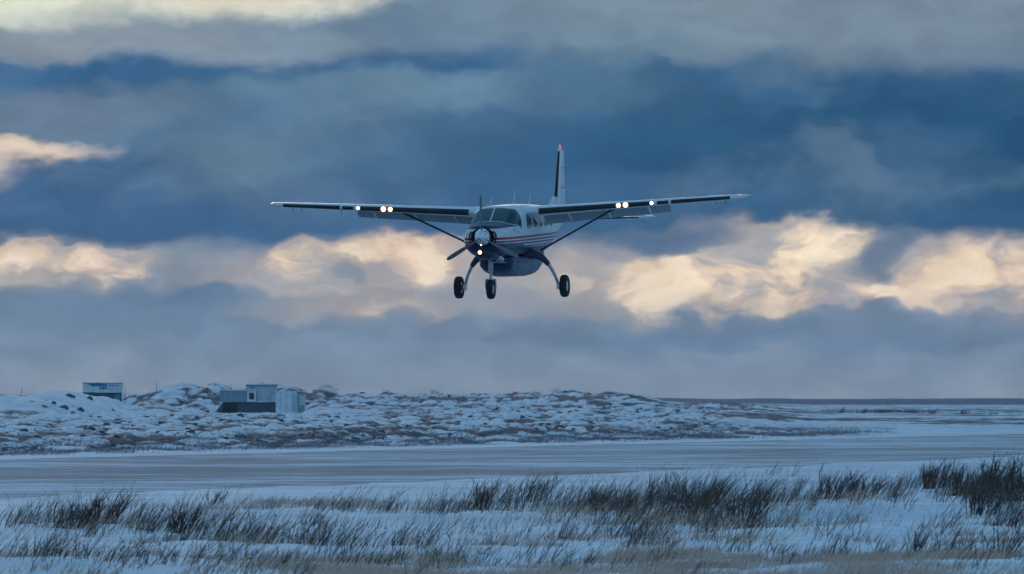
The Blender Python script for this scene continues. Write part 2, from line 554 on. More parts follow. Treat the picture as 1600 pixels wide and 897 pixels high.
MT = dict(
    ground=ground_material(), runway=runway_material(), paint=paint_material(),
    white=mat('white_paint', (0.70, 0.72, 0.74), 0.3, coat=0.3, vary=0.06),
    navy=mat('navy_paint', (0.012, 0.018, 0.065), 0.4, coat=0.1, vary=0.15),
    navy_pod=mat('pod_paint', (0.014, 0.024, 0.07), 0.45, spec=0.3, coat=0.0, vary=0.15),
    pod_side=mat('pod_side_paint', (0.085, 0.12, 0.18), 0.45, coat=0.1, vary=0.15),
    boot=mat('rubber_boot', (0.008, 0.008, 0.010), 0.55, vary=0.2, vscale=9),
    rubber=mat('tyre_rubber', (0.010, 0.010, 0.011), 0.75, vary=0.3, bump=0.2, vscale=30),
    glass=mat('cabin_glass', (0.010, 0.075, 0.080), 0.07, spec=0.4),
    metal=mat('brushed_metal', (0.60, 0.62, 0.65), 0.28, 1.0, vary=0.1),
    chrome=mat('polished_spinner', (0.72, 0.74, 0.77), 0.16, 1.0),
    gear=mat('gear_paint', (0.42, 0.45, 0.50), 0.35, 0.3, vary=0.15),
    dark=mat('intake_black', (0.006, 0.006, 0.008), 0.9, spec=0.15),
    blade=mat('propeller_grey', (0.13, 0.145, 0.165), 0.45, vary=0.2),
    blade_tip=mat('blade_tip_paint', (0.35, 0.06, 0.06), 0.5),
    lamp=mat('landing_lamp', (1, .9, .8), 0.2, emit=(1.0, 0.78, 0.52), estr=9.0),
    lamp_glow=mat('lamp_reflector', (0.9, 0.6, 0.4), 0.3, emit=(1.0, 0.42, 0.16), estr=1.6),
    lamp_rim=mat('lamp_housing', (0.10, 0.10, 0.11), 0.4, vary=0.1),
    red_lamp=mat('red_lamp', (0.5, 0.05, 0.06), 0.3, emit=(1.0, 0.16, 0.18), estr=0.8),
    green_lamp=mat('green_lamp', (0.04, 0.4, 0.2), 0.3, emit=(0.1, 0.9, 0.5), estr=0.15),
    flap=mat('flap_grey', (0.30, 0.34, 0.38), 0.45, vary=0.1),
    wall=mat('grey_cladding', (0.27, 0.33, 0.36), 0.7, vary=0.12, vscale=1.2),
    wall_pale=mat('pale_cladding', (0.52, 0.57, 0.60), 0.7, vary=0.10, vscale=1.2),
    wall_white=mat('white_cladding', (0.80, 0.82, 0.84), 0.65, vary=0.10, vscale=1.2),
    skirt=mat('dark_skirting', (0.075, 0.10, 0.125), 0.8, vary=0.2, vscale=1.5),
    opening=mat('dark_opening', (0.015, 0.018, 0.022), 0.8),
    pane=mat('window_pane', (0.02, 0.028, 0.035), 0.1),
    green=mat('green_cladding', (0.020, 0.085, 0.085), 0.7, vary=0.15, vscale=1.5),
    sign_blue=mat('sign_blue', (0.03, 0.16, 0.34), 0.6, vary=0.1),
    sign_teal=mat('sign_teal', (0.05, 0.26, 0.38), 0.6, vary=0.1),
    snow=mat('settled_snow', (0.80, 0.83, 0.87), 0.8, vary=0.06, vscale=2),
    rock=mat('dark_rock', (0.085, 0.08, 0.085), 0.85, vary=0.4, vscale=2.5, bump=0.6),
    stone=mat('tundra_stone', (0.075, 0.072, 0.085), 0.9, vary=0.6, vscale=0.6, bump=0.4),
    pole=mat('weathered_pole', (0.07, 0.05, 0.05), 0.8, vary=0.2),
    orange=mat('faded_red_marker', (0.30, 0.06, 0.04), 0.7, vary=0.2),
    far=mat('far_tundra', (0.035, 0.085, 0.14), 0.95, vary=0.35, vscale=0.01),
    twig=twig_material('dark_twigs', (0.030, 0.020, 0.019), (0.10, 0.065, 0.052)),
    scrub=twig_material('scrub_stems', (0.045, 0.030, 0.026), (0.19, 0.125, 0.09)),
    tan=twig_material('dry_grass', (0.60, 0.39, 0.29), (0.78, 0.54, 0.42)),
    heath=twig_material('heath_grass', (0.13, 0.10, 0.115), (0.30, 0.235, 0.24)),
)


# ------------------------------------------------------------------ terrain
def vnoise(x, y, seed=0):
    xi, yi = np.floor(x).astype(np.int64), np.floor(y).astype(np.int64)
    xf, yf = x - xi, y - yi
    u, v = xf * xf * (3 - 2 * xf), yf * yf * (3 - 2 * yf)

    def h(a, b):
        n = (a * 374761393 + b * 668265263 + seed * 982451653) & 0x7fffffff
        n = ((n ^ (n >> 13)) * 1274126177) & 0x7fffffff
        return ((n ^ (n >> 16)) & 0xffff) / 65535.0
    return (h(xi, yi) * (1 - u) * (1 - v) + h(xi + 1, yi) * u * (1 - v)
            + h(xi, yi + 1) * (1 - u) * v + h(xi + 1, yi + 1) * u * v)


def fbm(x, y, oct=4, seed=0, gain=0.5):
    a, s, tot = 1.0, 0.0, 0.0
    for i in range(oct):
        s = s + a * vnoise(x * 2 ** i + 17.3 * i, y * 2 ** i - 9.1 * i, seed + i)
        tot += a
        a *= gain
    return s / tot


def domes(x, y, seed=0):
    """rounded hummocks: 1 at a centre falling to 0 between them"""
    xi, yi = np.floor(x).astype(np.int64), np.floor(y).astype(np.int64)
    best = np.full(x.shape, 9.0)
    hh = np.zeros(x.shape)
    for dx in (-1, 0, 1):
        for dy in (-1, 0, 1):
            cx, cy = xi + dx, yi + dy

            def h(s):
                n = (cx * 374761393 + cy * 668265263 + (seed + s) * 982451653) & 0x7fffffff
                n = ((n ^ (n >> 13)) * 1274126177) & 0x7fffffff
                return ((n ^ (n >> 16)) & 0xffff) / 65535.0
            px, py = cx + 0.15 + 0.7 * h(1), cy + 0.15 + 0.7 * h(2)
            r = 0.45 + 0.4 * h(3)
            d = np.sqrt((x - px) ** 2 + (y - py) ** 2) / r
            better = d < best
            best = np.where(better, d, best)
            hh = np.where(better, 0.35 + 0.65 * h(4), hh)
    return np.clip(1 - best ** 2, 0, 1) ** 0.6 * hh


def sstep(a, b, x):
    t = np.clip((x - a) / (b - a), 0, 1)
    return t * t * (3 - 2 * t)


RD = np.array((0.235, 0.972))                 # runway direction, running away to the right
RN_NEAR, RN_FAR = -52.2, -87.5                # signed offsets of its two edges


def roff(X, Y):
    return X * RD[1] - Y * RD[0]


HILLS = [  # photo column, crest row, distance, half-width in columns, half-depth in metres
    (95, 608, 780, 76, 70), (15, 616, 760, 55, 60), (145, 616, 785, 46, 60), (230, 634, 820, 70, 60),
    (285, 600, 1200, 62, 70), (335, 600, 1210, 40, 70), (235, 612, 1190, 40, 60),
    (450, 604, 1230, 46, 70), (505, 608, 1230, 36, 70), (560, 617, 1230, 60, 70), (610, 612, 1250, 34, 60),
    (690, 616, 1260, 60, 60), (760, 615, 1260, 70, 60), (820, 613, 1270, 60, 60), (890, 610, 1280, 55, 60),
    (950, 612, 1280, 50, 60), (995, 619, 1280, 40, 60), (1120, 627, 1500, 80, 90),
]


def height(X, Y, full=False):
    D = np.maximum(Y, 1.0)
    u = 800 + X / D * FPX
    off = roff(X, Y)
    # near bank
    near = sstep(RN_NEAR + 0.5, RN_NEAR + 14, off)
    zn = near * (0.05 + 0.46 * (fbm(X / 6, Y / 14, 4, 3) - 0.42) + 0.16 * (fbm(X / 1.5, Y / 3.0, 3, 5) - 0.5))
    zn = zn + 0.08 * near * sstep(1250, 1600, u) * sstep(120, 200, D)
    # far tundra
    far = sstep(RN_FAR - 1, RN_FAR - 22, off)
    inland = sstep(1330, 1050, u) * sstep(300, 420, D)
    yard = sstep(300, 345, u) * sstep(500, 465, u) * sstep(780, 900, D) * sstep(1140, 1112, D)
    base = 0.9 * sstep(330, 1150, D) * inland * (1 - 0.75 * yard)
    ridge = 1.9 * sstep(1080, 1230, D) * sstep(1080, 980, u) * sstep(-900, -200, u)
    z = base + ridge
    wob = 0.25 * (fbm(X / 3, Y / 9, 3, 7) - 0.5)
    for (hu, hv, hD, hr, hd) in HILLS:
        ztop = CAM_H + (HORIZON - hv) / FPX * hD
        r = hr / FPX * hD
        hx = (hu - 800) / FPX * hD
        g = np.exp(-(np.abs((X - hx) / r + wob) ** 2.4) - ((Y - hD) / hd) ** 2)
        z = np.maximum(z, base + (ztop - 0.25 - base) * g)
    smooth_mound = np.exp(-((X + 45.5) / 7.5) ** 2 - ((Y - 775) / 70) ** 2)
    rough = far * (0.25 + 0.75 * inland) * (1 - 0.85 * smooth_mound) * (1 - 0.6 * yard) * sstep(30000, 2500, D)
    rough = np.where(D > 1700, rough * 0.3, rough)
    h1 = domes(X / 1.9, Y / 16.0, 21)
    h2 = domes(X / 0.75 + 5, Y / 6.0, 33)
    zt = far * z + rough * (0.55 * h1 + 0.20 * h2 + 0.30 * (fbm(X / 9, Y / 30, 3, 9) - 0.5) + 0.22 * (fbm(X / 0.7, Y / 3.0, 3, 19) - 0.5)) - 0.25 * rough
    edge = 0.05 * (fbm(X / 2.5, Y / 6, 4, 12) - 0.45) * (1 - near) * (1 - far)
    out = zn + zt + far * 0.06 + edge
    inside = sstep(RN_NEAR + 0.5, RN_NEAR - 5, off) * sstep(RN_FAR - 1, RN_FAR + 5, off)
    out = out - 0.06 * inside
    if not full:
        return out
    # where heath, stone and dead grass lie bare (wind-scoured sides, thin cover)
    cover = fbm(X / 3.2, Y / 14, 4, 41)
    plain = far * sstep(1000, 1200, u) * sstep(500, 800, D)
    bare = rough * (0.58 + 1.1 * (cover - 0.5) + 0.50 * (0.42 - h1) + 0.25 * (0.3 - h2)) + 0.16 * (fbm(X / 1.2, Y / 5, 3, 44) - 0.5) * far
    strip = sstep(RN_FAR - 3, RN_FAR - 8, off) * sstep(RN_FAR - 45, RN_FAR - 25, off)
    bare = bare + 0.25 * strip * (fbm(X / 2, Y / 8, 3, 50) - 0.2)
    bare = bare + plain * (1.35 * (fbm(X / 9, Y / 50, 4, 57) - 0.27) + 0.0)
    # road cut and bare bank lines further off
    road = np.exp(-((u - 775) / 105) ** 4) * np.exp(-((D - 1090) / 9) ** 2) + np.exp(-((u - 520) / 60) ** 4) * np.exp(-((D - 1010) / 5) ** 2)
    bare = bare + 0.8 * road * far
    bare = bare - 0.30 * far * np.exp(-((u - 262) / 42) ** 2 - ((D - 1190) / 80) ** 2)
    bare = bare + near * 0.55 * (fbm(X / 4.0, Y / 9, 4, 61) - 0.62)
    return out, bare


def build_ground():
    fine = np.linspace(-R(5.0), R(5.0), 760)
    coarse = np.concatenate([np.linspace(R(5.0), R(40), 36)[1:], np.linspace(R(40), R(180), 29)[1:]])
    ang = np.concatenate([-coarse[::-1], fine, coarse[:-1]])
    rows = np.concatenate([[2.0], np.geomspace(4, 75, 14), np.arange(76, 300, 1.0), np.arange(300, 700, 1.35),
                           np.arange(700, 1340, 2.2), np.geomspace(1345, 40000, 90)])
    A, Dg = np.meshgrid(ang, rows)
    # rows are lines of equal depth within the view, arcs outside it
    flat = np.abs(A) <= R(5.001)
    X = np.where(flat, Dg * np.tan(np.clip(A, -.2, .2)), Dg * np.sin(A) / math.cos(R(5)))
    Y = np.where(flat, Dg, Dg * np.cos(A) / math.cos(R(5)))
    Z, B = height(X, np.where(Y > 1, Y, 1.0), True)
    back = Y < 60
    Z = np.where(back, Z * 0.2, Z)
    Z = np.where(np.abs(A) > R(30), Z * 0.3, Z)
    nr, nc = X.shape
    V = np.stack([X, Y, Z], -1).reshape(-1, 3)
    i = np.arange(nr - 1)[:, None] * nc + np.arange(nc)[None, :]
    jn = np.arange(nr - 1)[:, None] * nc + (np.arange(nc)[None, :] + 1) % nc
    quads = np.stack([i, jn, jn + nc, i + nc], -1).reshape(-1, 4)
    cap = np.array([[0, 0, 0]])
    o = np_mesh('ground', V, quads, None, MT['ground'], True)
    a = o.data.attributes.new('bare', 'FLOAT', 'POINT')
    a.data.foreach_set('value', B.astype(np.float32).ravel())
    tag(o, kind='structure')
    return o


build_ground()

# runway sheet
rp = []
mid = lambda off, t: (off * RD[1] + t * RD[0], -off * RD[0] + t * RD[1])
ts = np.concatenate([np.arange(-60, 600, 12.0), np.geomspace(600, 1500, 20)])
verts, faces = [], []
for t_ in ts:
    for k in range(9):
        of = RN_FAR + 0.4 + (RN_NEAR - RN_FAR - 0.8) * k / 8
        x, y = mid(of, t_)
        verts.append((x, y, 0.0))
for i in range(len(ts) - 1):
    for k in range(8):
        faces.append((i * 9 + k, i * 9 + k + 1, (i + 1) * 9 + k + 1, (i + 1) * 9 + k))
rw = mesh_obj('runway', verts, faces, MT['runway'])
tag(rw, kind='structure')

# far shore / low land on the horizon
fs_v, fs_f = [], []
xs = np.linspace(-2600, 3000, 420)
for x in xs:
    h = 1.7 + 2.2 * float(fbm(np.array(x / 160.0), np.array(3.3), 4, 71)) + 1.3 * float(fbm(np.array(x / 30.0), np.array(7.7), 3, 72))
    fs_v += [(x, 3500, -0.2), (x, 4100, h * 0.75), (x, 4500, h), (x, 5200, -0.2)]
for i in range(len(xs) - 1):
    for k in range(3):
        fs_f.append((i * 4 + k, (i + 1) * 4 + k, (i + 1) * 4 + k + 1, i * 4 + k + 1))
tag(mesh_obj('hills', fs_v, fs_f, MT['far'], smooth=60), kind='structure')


# ------------------------------------------------------------------ aeroplane
plane = empty('airplane', (0, 248.0, CAM_H + (HORIZON - 465.5) / FPX * 248.0),
              'white and navy single-propeller high-wing airplane in flight with landing lights on', 'airplane')
plane.rotation_euler = (R(0.66), R(2.4), R(-102.5))

ST = [  # x, bottom, top, half-width, exponent
    (4.12, 1.78, 2.30, .40, 2.2), (4.09, 1.70, 2.37, .50, 2.3), (4.0, 1.60, 2.42, .60, 2.4), (3.8, 1.50, 2.455, .67, 2.5),
    (3.5, 1.42, 2.485, .715, 2.6), (3.1, 1.37, 2.51, .76, 2.7), (2.98, 1.36, 2.525, .775, 2.7), (2.8, 1.35, 2.63, .79, 2.7),
    (2.5, 1.34, 2.80, .81, 2.8), (2.25, 1.33, 2.925, .825, 2.9), (2.05, 1.325, 2.985, .83, 3.0), (1.7, 1.32, 3.01, .84, 3.0),
    (1.2, 1.32, 3.02, .84, 3.1), (0, 1.32, 3.02, .84, 3.1), (-1.5, 1.33, 3.00, .84, 3.0), (-2.6, 1.38, 2.97, .81, 2.9),
    (-3.6, 1.50, 2.93, .70, 2.7), (-5.0, 1.75, 2.85, .47, 2.5), (-6.4, 1.98, 2.76, .27, 2.4), (-7.6, 2.16, 2.66, .12, 2.2),
    (-8.05, 2.26, 2.58, .05, 2.0)]
STA = np.array(ST)[::-1]


def st(x):
    """monotone-ish cubic interpolation of the stations"""
    xs_ = STA[:, 0]
    i = int(np.clip(np.searchsorted(xs_, x) - 1, 0, len(xs_) - 2))
    h = xs_[i + 1] - xs_[i]
    t = (x - xs_[i]) / h

    def slope(k):
        if k == 0 or k == len(xs_) - 1:
            return np.zeros(4)
        a = (STA[k, 1:] - STA[k - 1, 1:]) / (xs_[k] - xs_[k - 1])
        b = (STA[k + 1, 1:] - STA[k, 1:]) / (xs_[k + 1] - xs_[k])
        s = np.where(a * b > 0, 2 * a * b / np.where(np.abs(a + b) < 1e-9, 1, a + b), 0)
        return s
    m0, m1 = slope(i) * h, slope(i + 1) * h
    p0, p1 = STA[i, 1:], STA[i + 1, 1:]
    return ((2 * t ** 3 - 3 * t ** 2 + 1) * p0 + (t ** 3 - 2 * t ** 2 + t) * m0 + (-2 * t ** 3 + 3 * t ** 2) * p1 + (t ** 3 - t ** 2) * m1)


def surf(x, t):
    b, tp, w, n = st(x)
    s, c = math.sin(t), math.cos(t)
    y = w * math.copysign(abs(s) ** (2 / n), s)
    z = (b + tp) / 2 + (tp - b) / 2 * math.copysign(abs(c) ** (2 / n), c)
    return Vector((x, y, z))


def surf_off(x, t, d):
    e = 1e-3
    p = surf(x, t)
    a = surf(x + e, t) - surf(x - e, t)
    b = surf(x, t + e) - surf(x, t - e)
    n = b.cross(a)
    if n.length < 1e-12:
        n = Vector((0, 0, 1))
    n.normalize()
    if n.dot(p - Vector((x - 0.3, 0, 2.1))) < 0:
        n = -n
    return p + n * d


def t_of_z(x, z, side):
    b, tp, w, n = st(x)
    q = (z - (b + tp) / 2) / ((tp - b) / 2)
    q = max(-1, min(1, q))
    t = math.acos(math.copysign(abs(q) ** (n / 2), q))
    return t if side > 0 else -t


def t_of_y(x, y):
    b, tp, w, n = st(x)
    return math.copysign(math.asin(min(1, (abs(y) / w) ** (n / 2))), y)


# fuselage shell
xs = [4.12, 4.105, 4.09, 4.05, 4.0, 3.9, 3.8, 3.65, 3.5, 3.3, 3.1, 3.04, 2.98, 2.9, 2.8, 2.65, 2.5, 2.38, 2.25, 2.15, 2.05, 1.9, 1.7, 1.4, 1.0, .5, 0, -.7, -1.5,
      -2.0, -2.6, -3.1, -3.6, -4.3, -5, -5.7, -6.4, -7, -7.6, -7.85, -8.05]
NT = 72
fv, ff = [], []
for x in xs:
    for k in range(NT):
        fv.append(surf(x, 2 * math.pi * (k + .5) / NT))
for i in range(len(xs) - 1):
    for k in range(NT):
        ff.append((i * NT + k, i * NT + (k + 1) % NT, (i + 1) * NT + (k + 1) % NT, (i + 1) * NT + k))
ff.append(tuple(range(NT - 1, -1, -1)))
ff.append(tuple((len(xs) - 1) * NT + k for k in range(NT)))
fuselage = mesh_obj('fuselage', fv, ff, MT['paint'], plane, 50)


def grid_patch(name, dom, off, m, parent, thick=0.012):
    """dom[i][j] = (x, t) on the fuselage surface -> thin curved panel standing off the skin"""
    ni, nj = len(dom), len(dom[0])
    V = [surf_off(*dom[i][j], off) for i in range(ni) for j in range(nj)]
    V += [surf_off(*dom[i][j], off - thick) for i in range(ni) for j in range(nj)]
    F = []
    n = ni * nj
    for i in range(ni - 1):
        for j in range(nj - 1):
            a = i * nj + j
            F.append((a, a + 1, a + nj + 1, a + nj))
    rim = [(0, j) for j in range(nj)] + [(i, nj - 1) for i in range(1, ni)] + [(ni - 1, j) for j in range(nj - 2, -1, -1)] + [(i, 0) for i in range(ni - 2, 0, -1)]
    for a, b in zip(rim, rim[1:] + rim[:1]):
        p, q = a[0] * nj + a[1], b[0] * nj + b[1]
        F.append((p, q, q + n, p + n))
    return mesh_obj(name, V, F, m, parent, 40)


def side_window(x0, x1, z0, z1, rad, side, off, m, name, parent, slant=0.0):
    """rounded window panel on the cabin side"""
    ring = []
    cx, cz = (x0 + x1) / 2, (z0 + z1) / 2
    hx, hz = (x1 - x0) / 2, (z1 - z0) / 2
    for k in range(32):
        a = 2 * math.pi * k / 32
        e = 2.0 / rad
        px = cx + hx * math.copysign(abs(math.cos(a)) ** e, math.cos(a))
        pz = cz + hz * math.copysign(abs(math.sin(a)) ** e, math.sin(a))
        px += slant * (pz - cz)
        ring.append((px, pz))
    V, F = [], []
    for r in (1.0, .66, .33):
        for (px, pz) in ring:
            x, z = cx + (px - cx) * r, cz + (pz - cz) * r
            V.append(surf_off(x, t_of_z(x, z, side), off))
    V.append(surf_off(cx, t_of_z(cx, cz, side), off))
    for r in range(2):
        for k in range(32):
            F.append((r * 32 + k, r * 32 + (k + 1) % 32, (r + 1) * 32 + (k + 1) % 32, (r + 1) * 32 + k))
    for k in range(32):
        F.append((64 + k, 64 + (k + 1) % 32, 96))
    b = len(V)
    for (px, pz) in ring:
        V.append(surf_off(px, t_of_z(px, pz, side), -0.01))
    for k in range(32):
        F.append((k, (k + 1) % 32, b + (k + 1) % 32, b + k))
    return mesh_obj(name, V, F, m, parent, 40)


def lerp(a, b, s):
    return a + (b - a) * s


for side in (1, -1):
    # windscreen half: bottom edge follows the hood, outer edge the door post
    n_ = 14
    def edge_bottom(s):
        x = 3.0 - 0.78 * s ** 2.3
        y = 0.028 + 0.80 * s
        return x, s
    dom, frame = [], []
    tA = t_of_z(2.12, 2.27, side)
    tB = t_of_z(1.98, 2.865, side)
    for i in range(n_ + 1):
        s = i / n_
        # along the windscreen: centre post (s=0) to side post (s=1)
        xb = 2.985 - 0.865 * s ** 2.0
        xt = 2.235 - 0.255 * s ** 2.4
        row = []
        t0b, t0t = t_of_y(2.985, .03 * side), t_of_y(2.255, .03 * side)
        sb = s ** 0.62
        tb = lerp(t0b, tA, sb)
        tt = lerp(t0t, tB, s ** 0.80)
        for j in range(n_ + 1):
            q = j / n_
            row.append((lerp(xb, xt, q), lerp(tb, tt, q)))
        dom.append(row)
    ws = grid_patch('windscreen', dom, 0.012, MT['glass'], plane)
    # side windows
    side_window(.62, 1.32, 2.27, 2.70, 4.2, side, 0.012, MT['glass'], 'door_window', plane, slant=-0.25)
    for (x0, x1) in ((-.25, .36), (-1.08, -.46), (-1.86, -1.28), (-2.66, -2.08)):
        side_window(x0, x1, 2.28, 2.66, 3.6, side, 0.012, MT['glass'], 'cabin_window', plane, slant=-0.1)

# windscreen centre post and hood edge trim
post = [surf_off(x, 0, 0.014) for x in np.linspace(3.0, 2.22, 10)]
mesh_obj('windscreen_post', *tube(post, 0.026, 8), MT['white'], plane, 60)
for side in (1, -1):
    tA = t_of_z(2.12, 2.27, side)
    pts = []
    for i in range(19):
        s = i / 18
        pts.append(surf_off(3.0 - 0.865 * s ** 2.0, lerp(0, tA, s ** 0.62), 0.008))
    mesh_obj('windscreen_trim', *tube(pts, 0.012, 6), MT['white'], plane, 60)

# spinner, hub and blades
AX = 2.045
sp_prof = [(0.0, .288), (.02, .290), (.08, .276), (.18, .232), (.28, .178), (.37, .122), (.44, .072), (.48, .034), (.493, .004)]
spinner = mesh_obj('spinner', *lathe(sp_prof, (4.13, 0, AX), (1, 0, 0), 40), MT['chrome'], plane, 30)
mesh_obj('spinner_backplate', *lathe([(-.03, .2), (-.028, .293), (-.002, .293), (-.001, .2)], (4.13, 0, AX), (1, 0, 0), 40), MT['dark'], spinner, 30)


def blade_mesh():
    V, F = [], []
    secs = [(.20, .085, .075, 80), (.34, .12, .05, 74), (.55, .19, .034, 68), (.80, .23, .024, 62), (1.05, .22, .017, 57), (1.25, .18, .012, 54), (1.33, .11, .008, 53), (1.35, .03, .004, 53)]
    n = 12
    for (r, c, th, tw) in secs:
        for k in range(n):
            a = 2 * math.pi * k / n
            cx, ty = math.cos(a) * c / 2, math.sin(a) * th / 2
            w = R(tw)
            # blade radial along +z, chord tilted between y (disc) and x (thrust)
            V.append((cx * math.sin(w) + ty * math.cos(w), cx * math.cos(w) - ty * math.sin(w), r))
    for i in range(len(secs) - 1):
        for k in range(n):
            F.append((i * n + k, i * n + (k + 1) % n, (i + 1) * n + (k + 1) % n, (i + 1) * n + k))
    F.append(tuple(range(n - 1, -1, -1)))
    F.append(tuple((len(secs) - 1) * n + k for k in range(n)))
    return V, F


bv, bf = blade_mesh()
tipv, tipf = tube([(0, 0, 1.235), (0, 0, 1.262)], .0, 4)
for k in range(3):
    o = mesh_obj('propeller_blade', bv, bf, MT['blade'], plane, 40)
    o.location = (4.22, 0, AX)
    o.rotation_euler = (R(1 + 120 * k), 0, 0)

# air inlets either side of the spinner, chin scoop, chin lamp, exhaust
for s in (1, -1):
    pr = []
    for k in range(20):
        a = 2 * math.pi * k / 20
        pr.append((math.cos(a), math.sin(a)))
    V = [(4.128, s * (.345 + .105 * c), AX + .0 + .185 * q) for c, q in pr] + [(4.06, s * (.345 + .12 * c), AX + .205 * q) for c, q in pr] + [(4.118, s * (.345 + .075 * c), AX + .15 * q) for c, q in pr]
    F = [(k, (k + 1) % 20, 20 + (k + 1) % 20, 20 + k) for k in range(20)] + [(k, (k + 1) % 20, 40 + (k + 1) % 20, 40 + k) for k in range(20)] + [tuple(40 + k for k in range(20))]
    mesh_obj('air_inlet', V, F, MT['dark'], plane, 50)
cowl_ring = lathe([(-.03, .40), (0.0, .395), (.012, .36), (.012, .28), (-.02, .27)], (4.118, 0, AX), (1, 0, 0), 36)
cr = [(x, y * 1.0, AX + (z - AX) * .78) for x, y, z in [tuple(p) for p in cowl_ring[0]]]
mesh_obj('nose_ring', cr, cowl_ring[1], MT['dark'], plane, 50)

cv, cf = [], []
chin = [(4.02, .20, 1.50, 1.66), (3.97, .27, 1.43, 1.70), (3.8, .33, 1.36, 1.70), (3.4, .36, 1.30, 1.70), (2.9, .34, 1.29, 1.6), (2.4, .22, 1.32, 1.5)]
for (x, w, z0, z1) in chin:
    for k in range(20):
        a = 2 * math.pi * k / 20
        s_, c_ = math.sin(a), math.cos(a)
        cv.append((x, w * math.copysign(abs(c_) ** .7, c_), (z0 + z1) / 2 + (z1 - z0) / 2 * math.copysign(abs(s_) ** .7, s_)))
for i in range(len(chin) - 1):
    for k in range(20):
        cf.append((i * 20 + k, i * 20 + (k + 1) % 20, (i + 1) * 20 + (k + 1) % 20, (i + 1) * 20 + k))
cf.append(tuple(range(20)))
cf.append(tuple(100 + k for k in range(19, -1, -1)))
scoop = mesh_obj('chin_scoop', cv, cf, MT['navy'], plane, 50)


def lamp(p, r, parent, ax=(1, 0, 0)):
    """round landing lamp: dark housing with a glowing lens"""
    rim = mesh_obj('landing_light', *lathe([(-.05, r * 1.4), (.006, r * 1.4), (.006, r * 1.24), (-.05, r * 1.24)], p, ax, 20, True), MT['lamp_rim'], parent, 40)
    mesh_obj('reflector', *lathe([(-.02, r * 1.22), (.008, r * 1.22), (.010, r * .9), (-.02, r * .9)], p, ax, 20, True), MT['lamp_glow'], rim, 40)
    mesh_obj('lens', *lathe([(-.03, r), (0.0, r), (.012, r * .8), (.018, r * .3), (.019, 0.002)], p, ax, 20), MT['lamp'], rim, 60)
    return rim


lamp((4.035, -.12, 1.565), .052, plane)
ex = [(3.35, .22, 1.52), (3.25, .27, 1.44), (3.1, .32, 1.36), (2.98, .36, 1.29)]
mesh_obj('exhaust_pipe', *merge(tube(ex, [.075, .085, .085, .08], 16, caps=False), tube(ex[::-1], [.07, .075, .075, .065], 16, caps=False)), MT['metal'], plane, 50)
mesh_obj('exhaust_fairing', *merge(box(2.95, 3.15, .20, .40, 1.24, 1.38), box(3.0, 3.1, -.02, .5, 1.20, 1.225)), MT['gear'], plane, 20)

# cargo pod
pod = [(2.62, .30, .28, 1.14, 1.36), (2.5, .45, .28, 1.02, 1.36), (2.2, .54, .28, .90, 1.36), (1.7, .61, .30, .79, 1.36), (1.0, .64, .34, .715, 1.36), (-.5, .63, .36, .69, 1.36), (-1.8, .57, .32, .72, 1.37), (-2.8, .46, .26, .90, 1.45), (-3.6, .30, .18, 1.2, 1.6)]
pv, pf = [], []
for (x, w, wb, z0, z1) in pod:
    zc = z0 + (z1 - z0) * .42
    prof = [(w, z1), (w * 1.01, lerp(z1, zc, .5)), (w, zc), (lerp(w, wb, .35), lerp(zc, z0, .55)), (wb, z0 + .012), (wb * .8, z0), (0, z0 - .005)]
    prof = prof + [(-a, b) for a, b in prof[-2::-1]]
    pv += [(x, a, b) for a, b in prof]
npf = 13
for i in range(len(pod) - 1):
    for k in range(npf - 1):
        pf.append((i * npf + k, i * npf + k + 1, (i + 1) * npf + k + 1, (i + 1) * npf + k))
    pf.append((i * npf + npf - 1, i * npf, (i + 1) * npf, (i + 1) * npf + npf - 1))
pf.append(tuple(range(npf)))
pf.append(tuple((len(pod) - 1) * npf + k for k in range(npf - 1, -1, -1)))
podo = mesh_obj('cargo_pod', pv, pf, MT['navy_pod'], plane, 35)


def pod_panel(xa, xb, m, name, off=0.006, lo=.06, hi=.92, side=1):
    pxs = [p[0] for p in pod][::-1]
    A = np.array(pod)[::-1]
    V, F = [], []
    nx, nz = 16, 7
    for d in (off, -0.02):
        for i in range(nx + 1):
            x = lerp(xa, xb, i / nx)
            w, wb, z0, z1 = (np.interp(x, pxs, A[:, k]) for k in (1, 2, 3, 4))
            zc = z0 + (z1 - z0) * .42
            # rounded front edge of the panel
            cut = max(0.0, 1 - ((xa - x) / .55)) ** 2 if x > xa - .55 else 0.0
            for j in range(nz + 1):
                z = lerp(lerp(z0, z1, lerp(lo, .35, cut)), lerp(z0, z1, hi), j / nz)
                if z >= zc:
                    y = w
                elif z > lerp(zc, z0, .55):
                    y = lerp(w, lerp(w, wb, .35), (zc - z) / (zc - lerp(zc, z0, .55)))
                else:
                    z5 = lerp(zc, z0, .55)
                    y = lerp(lerp(w, wb, .35), wb, (z5 - z) / max(1e-6, (z5 - z0 - .012)))
                V.append((x, side * (y + d), z))
    for i in range(nx):
        for j in range(nz):
            a = i * (nz + 1) + j
            F.append((a, a + 1, a + nz + 2, a + nz + 1))
    n = (nx + 1) * (nz + 1)
    rim = [i * (nz + 1) for i in range(nx + 1)] + [nx * (nz + 1) + j for j in range(1, nz + 1)] + [i * (nz + 1) + nz for i in range(nx - 1, -1, -1)] + [j for j in range(nz - 1, 0, -1)]
    for a, b in zip(rim, rim[1:] + rim[:1]):
        F.append((a, b, b + n, a + n))
    return mesh_obj(name, V, F, m, podo, 30)


for sd_ in (1, -1):
    pod_panel(2.25, -.28, MT['pod_side'], 'pod_door', side=sd_)
    pod_panel(-.34, -1.5, MT['pod_side'], 'pod_door', side=sd_)
    pod_panel(-1.56, -2.7, MT['pod_side'], 'pod_door', side=sd_)


# wings
def naca(xc, th):
    return 5 * th * (.2969 * math.sqrt(xc) - .126 * xc - .3516 * xc ** 2 + .2843 * xc ** 3 - .1036 * xc ** 4)


